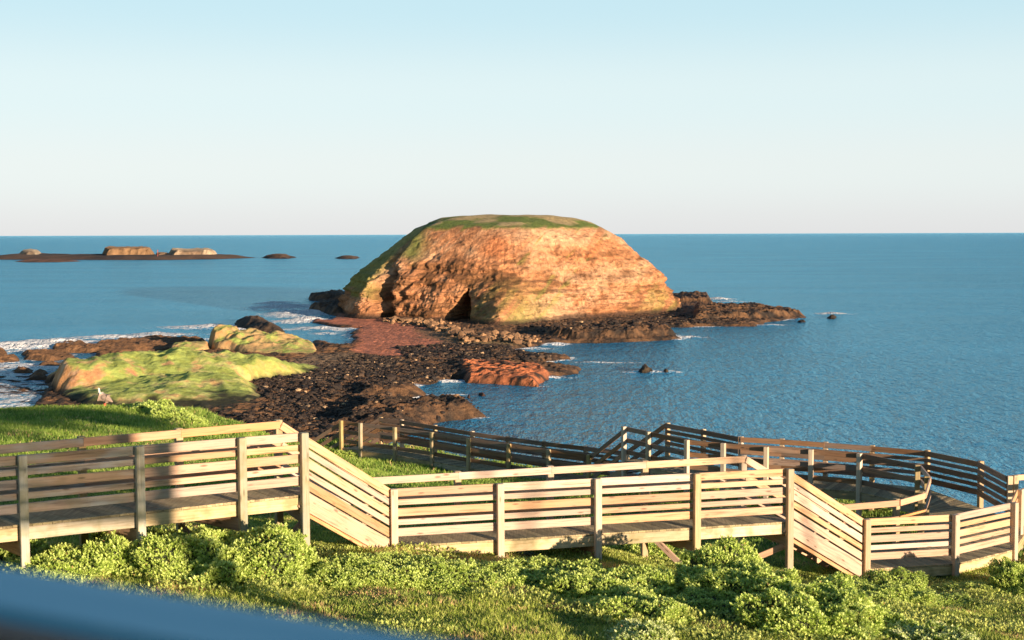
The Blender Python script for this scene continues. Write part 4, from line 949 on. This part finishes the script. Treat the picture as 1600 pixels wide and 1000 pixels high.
for t in (0.02, .97): 
    q = p0.lerp(p1, t); board('post', (q.x, q.y, CZ-1.55), (q.x, q.y, CZ-.285), .08, .08, M_SIDE, hr, side=dH)
vc = empty('visitor_centre', (1, -3, CZ-1.6), 'timber visitor centre with veranda behind the viewing balcony', 'building')
M_WALL = wood('wall_cladding', (.30, .24, .17), (.2, .15, .1), (.3, .29, .26), .4, knots=False)
def boxpart(name, x0, x1, y0, y1, z0, z1, mat):
    bm = bmesh.new(); bmesh.ops.create_cube(bm, size=1); me = bpy.data.meshes.new(name)
    for v in bm.verts: v.co = Vector(((x0+x1)/2+v.co.x*(x1-x0)-1, (y0+y1)/2+v.co.y*(y1-y0)+3, (z0+z1)/2+v.co.z*(z1-z0)-CZ+1.6))
    bmesh.ops.bevel(bm, geom=bm.edges[:], offset=.01, segments=1, affect='EDGES'); bm.to_mesh(me); return link(name, me, mat, vc)
boxpart('wall', -6, 4.6, -8, -1.3, CZ-1.7, CZ+2.6, M_WALL)
boxpart('floor', -6, 4.6, -1.29, 1.06, CZ-1.75, CZ-1.6, M_OLDPOST)
boxpart('roof', -6.3, 14.3, -8.3, -1.0, CZ+2.605, CZ+2.8, plain('roof_sheet', (.2, .22, .22), .5))
sunh = (SUN.x/ -SUN.y)
def caster_x(px, z=CZ-4.0, yy=-1.0):   # where the sun ray to the near railing at photo x crosses the veranda line
    q = line_pts(A1, B1, [px])[0]; return q[0]+(q[1]-yy)*sunh, (q[1]-yy)/(-SUN.y)*SUN.z
xa, za = caster_x(257)
boxpart('pillar', xa-.14, xa+.14, -1.18, -.92, CZ-5.6, CZ+2.6, M_POST)
for k in range(9):
    z_ = CZ-.62+k*.25
    boxpart('shade_slat', 4.6, xa-.142, -1.12, -1.07, z_, z_+.205, M_OLDPOST)  # unseen slats added to half-shade the left end of the upper railing

# unseen trees added behind the centre so their crowns dapple the knoll with shade
def tree(x, y, crown, seed, label):
    r = np.random.default_rng(seed); zb = gz(x, y)
    o = empty('shade_tree', (x, y, zb), label, 'tree', 'added shade trees behind the visitor centre')
    ctr = [np.array(q)-np.array([x, y, zb]) for q in crown]; top = np.mean(ctr, 0)
    vs = [(0, 0, -.2), (.1, .1, top[2]*.4), tuple(top*.75)]; ed = [(0, 1), (1, 2)]; ra = [.10, .09, .07]
    for c_ in ctr: vs.append(tuple(c_)); ed.append((2, len(vs)-1)); ra.append(.03)
    skin('trunk', vs, ed, ra, M_TWIG, o, 1)
    V = []
    for c_ in ctr:
        n = 2600; d = r.normal(0, 1, (n, 3)); d /= np.linalg.norm(d, axis=1, keepdims=True)
        p = c_+d*(r.uniform(.35, 1, (n, 1))**.6)*np.array([1.9, 1.9, .55])
        a = r.normal(0, 1, (n, 3)); a /= np.linalg.norm(a, axis=1, keepdims=True); b_ = np.cross(a, r.normal(0, 1, (n, 3))); b_ /= np.linalg.norm(b_, axis=1, keepdims=True)
        V.append(np.stack([p-a*.11, p+b_*.05, p+a*.11, p-b_*.05], 1))
    V = np.concatenate(V).reshape(-1, 3)
    link('crown', np_mesh('crown', V, np.arange(len(V)).reshape(-1, 4), False, np.tile([.09, .13, .03], (len(V), 1))), M_LEAF, o)
def toward_sun(p, yy):
    t = (p[1]-yy)/(-SUN.y); return (p[0]+SUN.x*t, yy, p[2]+SUN.z*t)
for k, (pts_, lab) in enumerate([([(-24, 51), (-21.5, 54), (-26.5, 53), (-22, 49)], 'broad unseen tree added to shade the knoll, farthest right behind the visitor centre'),
                                 ([(-17.5, 53), (-19, 50), (-15, 51)], 'middle unseen tree added to shade the knoll, behind the visitor centre')]):
    cr = [toward_sun((a_, b_, gz(a_, b_)), -12) for a_, b_ in pts_]
    tree(cr[0][0], -12.0, cr, 400+k, lab)

# ------------------------------------------------------------------ camera, sky, sun
cam = bpy.data.cameras.new('camera'); co = bpy.data.objects.new('camera', cam); COL.objects.link(co)
cam.sensor_width = 36; cam.lens = F/1600*36; cam.clip_end = 200000; cam.clip_start = .05
co.location = (0, 0, CZ)
co.rotation_mode = 'QUATERNION'
co.rotation_quaternion = (Matrix.Rotation(math.pi/2-PITCH, 4, 'X') @ Matrix.Rotation(-ROLL, 4, 'Z')).to_quaternion()
cam.dof.use_dof = True; cam.dof.focus_distance = 60; cam.dof.aperture_fstop = 4.0
scene.camera = co
SKY = [(0, (2.22, 2.25, 2.27)), (.045, (2.3, 2.5, 2.48)), (.10, (2.1, 2.52, 2.58)), (.17, (1.6, 2.3, 2.55)), (.30, (.55, 1.35, 1.9)), (.5, (.18, .5, .95)), (1, (.08, .22, .55))]
w = bpy.data.worlds.new('World'); scene.world = w; w.use_nodes = True
nt = w.node_tree; bg = nt.nodes['Background']
sk = nt.nodes.new('ShaderNodeTexSky'); sk.sky_type = 'NISHITA'; sk.sun_disc = False
sk.sun_elevation = EL; sk.sun_rotation = math.pi-AZ
sk.altitude = 30; sk.air_density = 1.0; sk.dust_density = .6; sk.ozone_density = 1.5
tcw = N(nt, 'ShaderNodeTexCoord'); spw = N(nt, 'ShaderNodeSeparateXYZ'); nt.links.new(tcw.outputs['Generated'], spw.inputs[0])
hz = ramp(nt, math_n(nt, 'MAXIMUM', spw.outputs['Z'], 0.0), SKY)     # clear evening air: pale at the horizon, deeper overhead
hz.color_ramp.interpolation = 'EASE'
hsw = N(nt, 'ShaderNodeHueSaturation', i_Saturation=.35, i_Value=1.0); nt.links.new(sk.outputs[0], hsw.inputs['Color'])
nt.links.new(mixc(nt, hsw.outputs[0], hz.outputs[0], .94), bg.inputs['Color']); bg.inputs['Strength'].default_value = .15
sl_ = bpy.data.lights.new('sun', 'SUN'); sl_.energy = 5.0; sl_.angle = math.radians(.5); sl_.color = (1.0, .79, .58)
so = bpy.data.objects.new('sun', sl_); COL.objects.link(so); so.rotation_euler = SUN.to_track_quat('Z', 'Y').to_euler(); so.location = (20, -20, 40)
scene.view_settings.view_transform = 'Standard'; scene.view_settings.look = 'None'; scene.view_settings.gamma = 1
scene.view_settings.exposure = EXPOSURE if 'EXPOSURE' in globals() else 1.2
scene.cycles.max_bounces = 6; scene.cycles.use_denoising = True
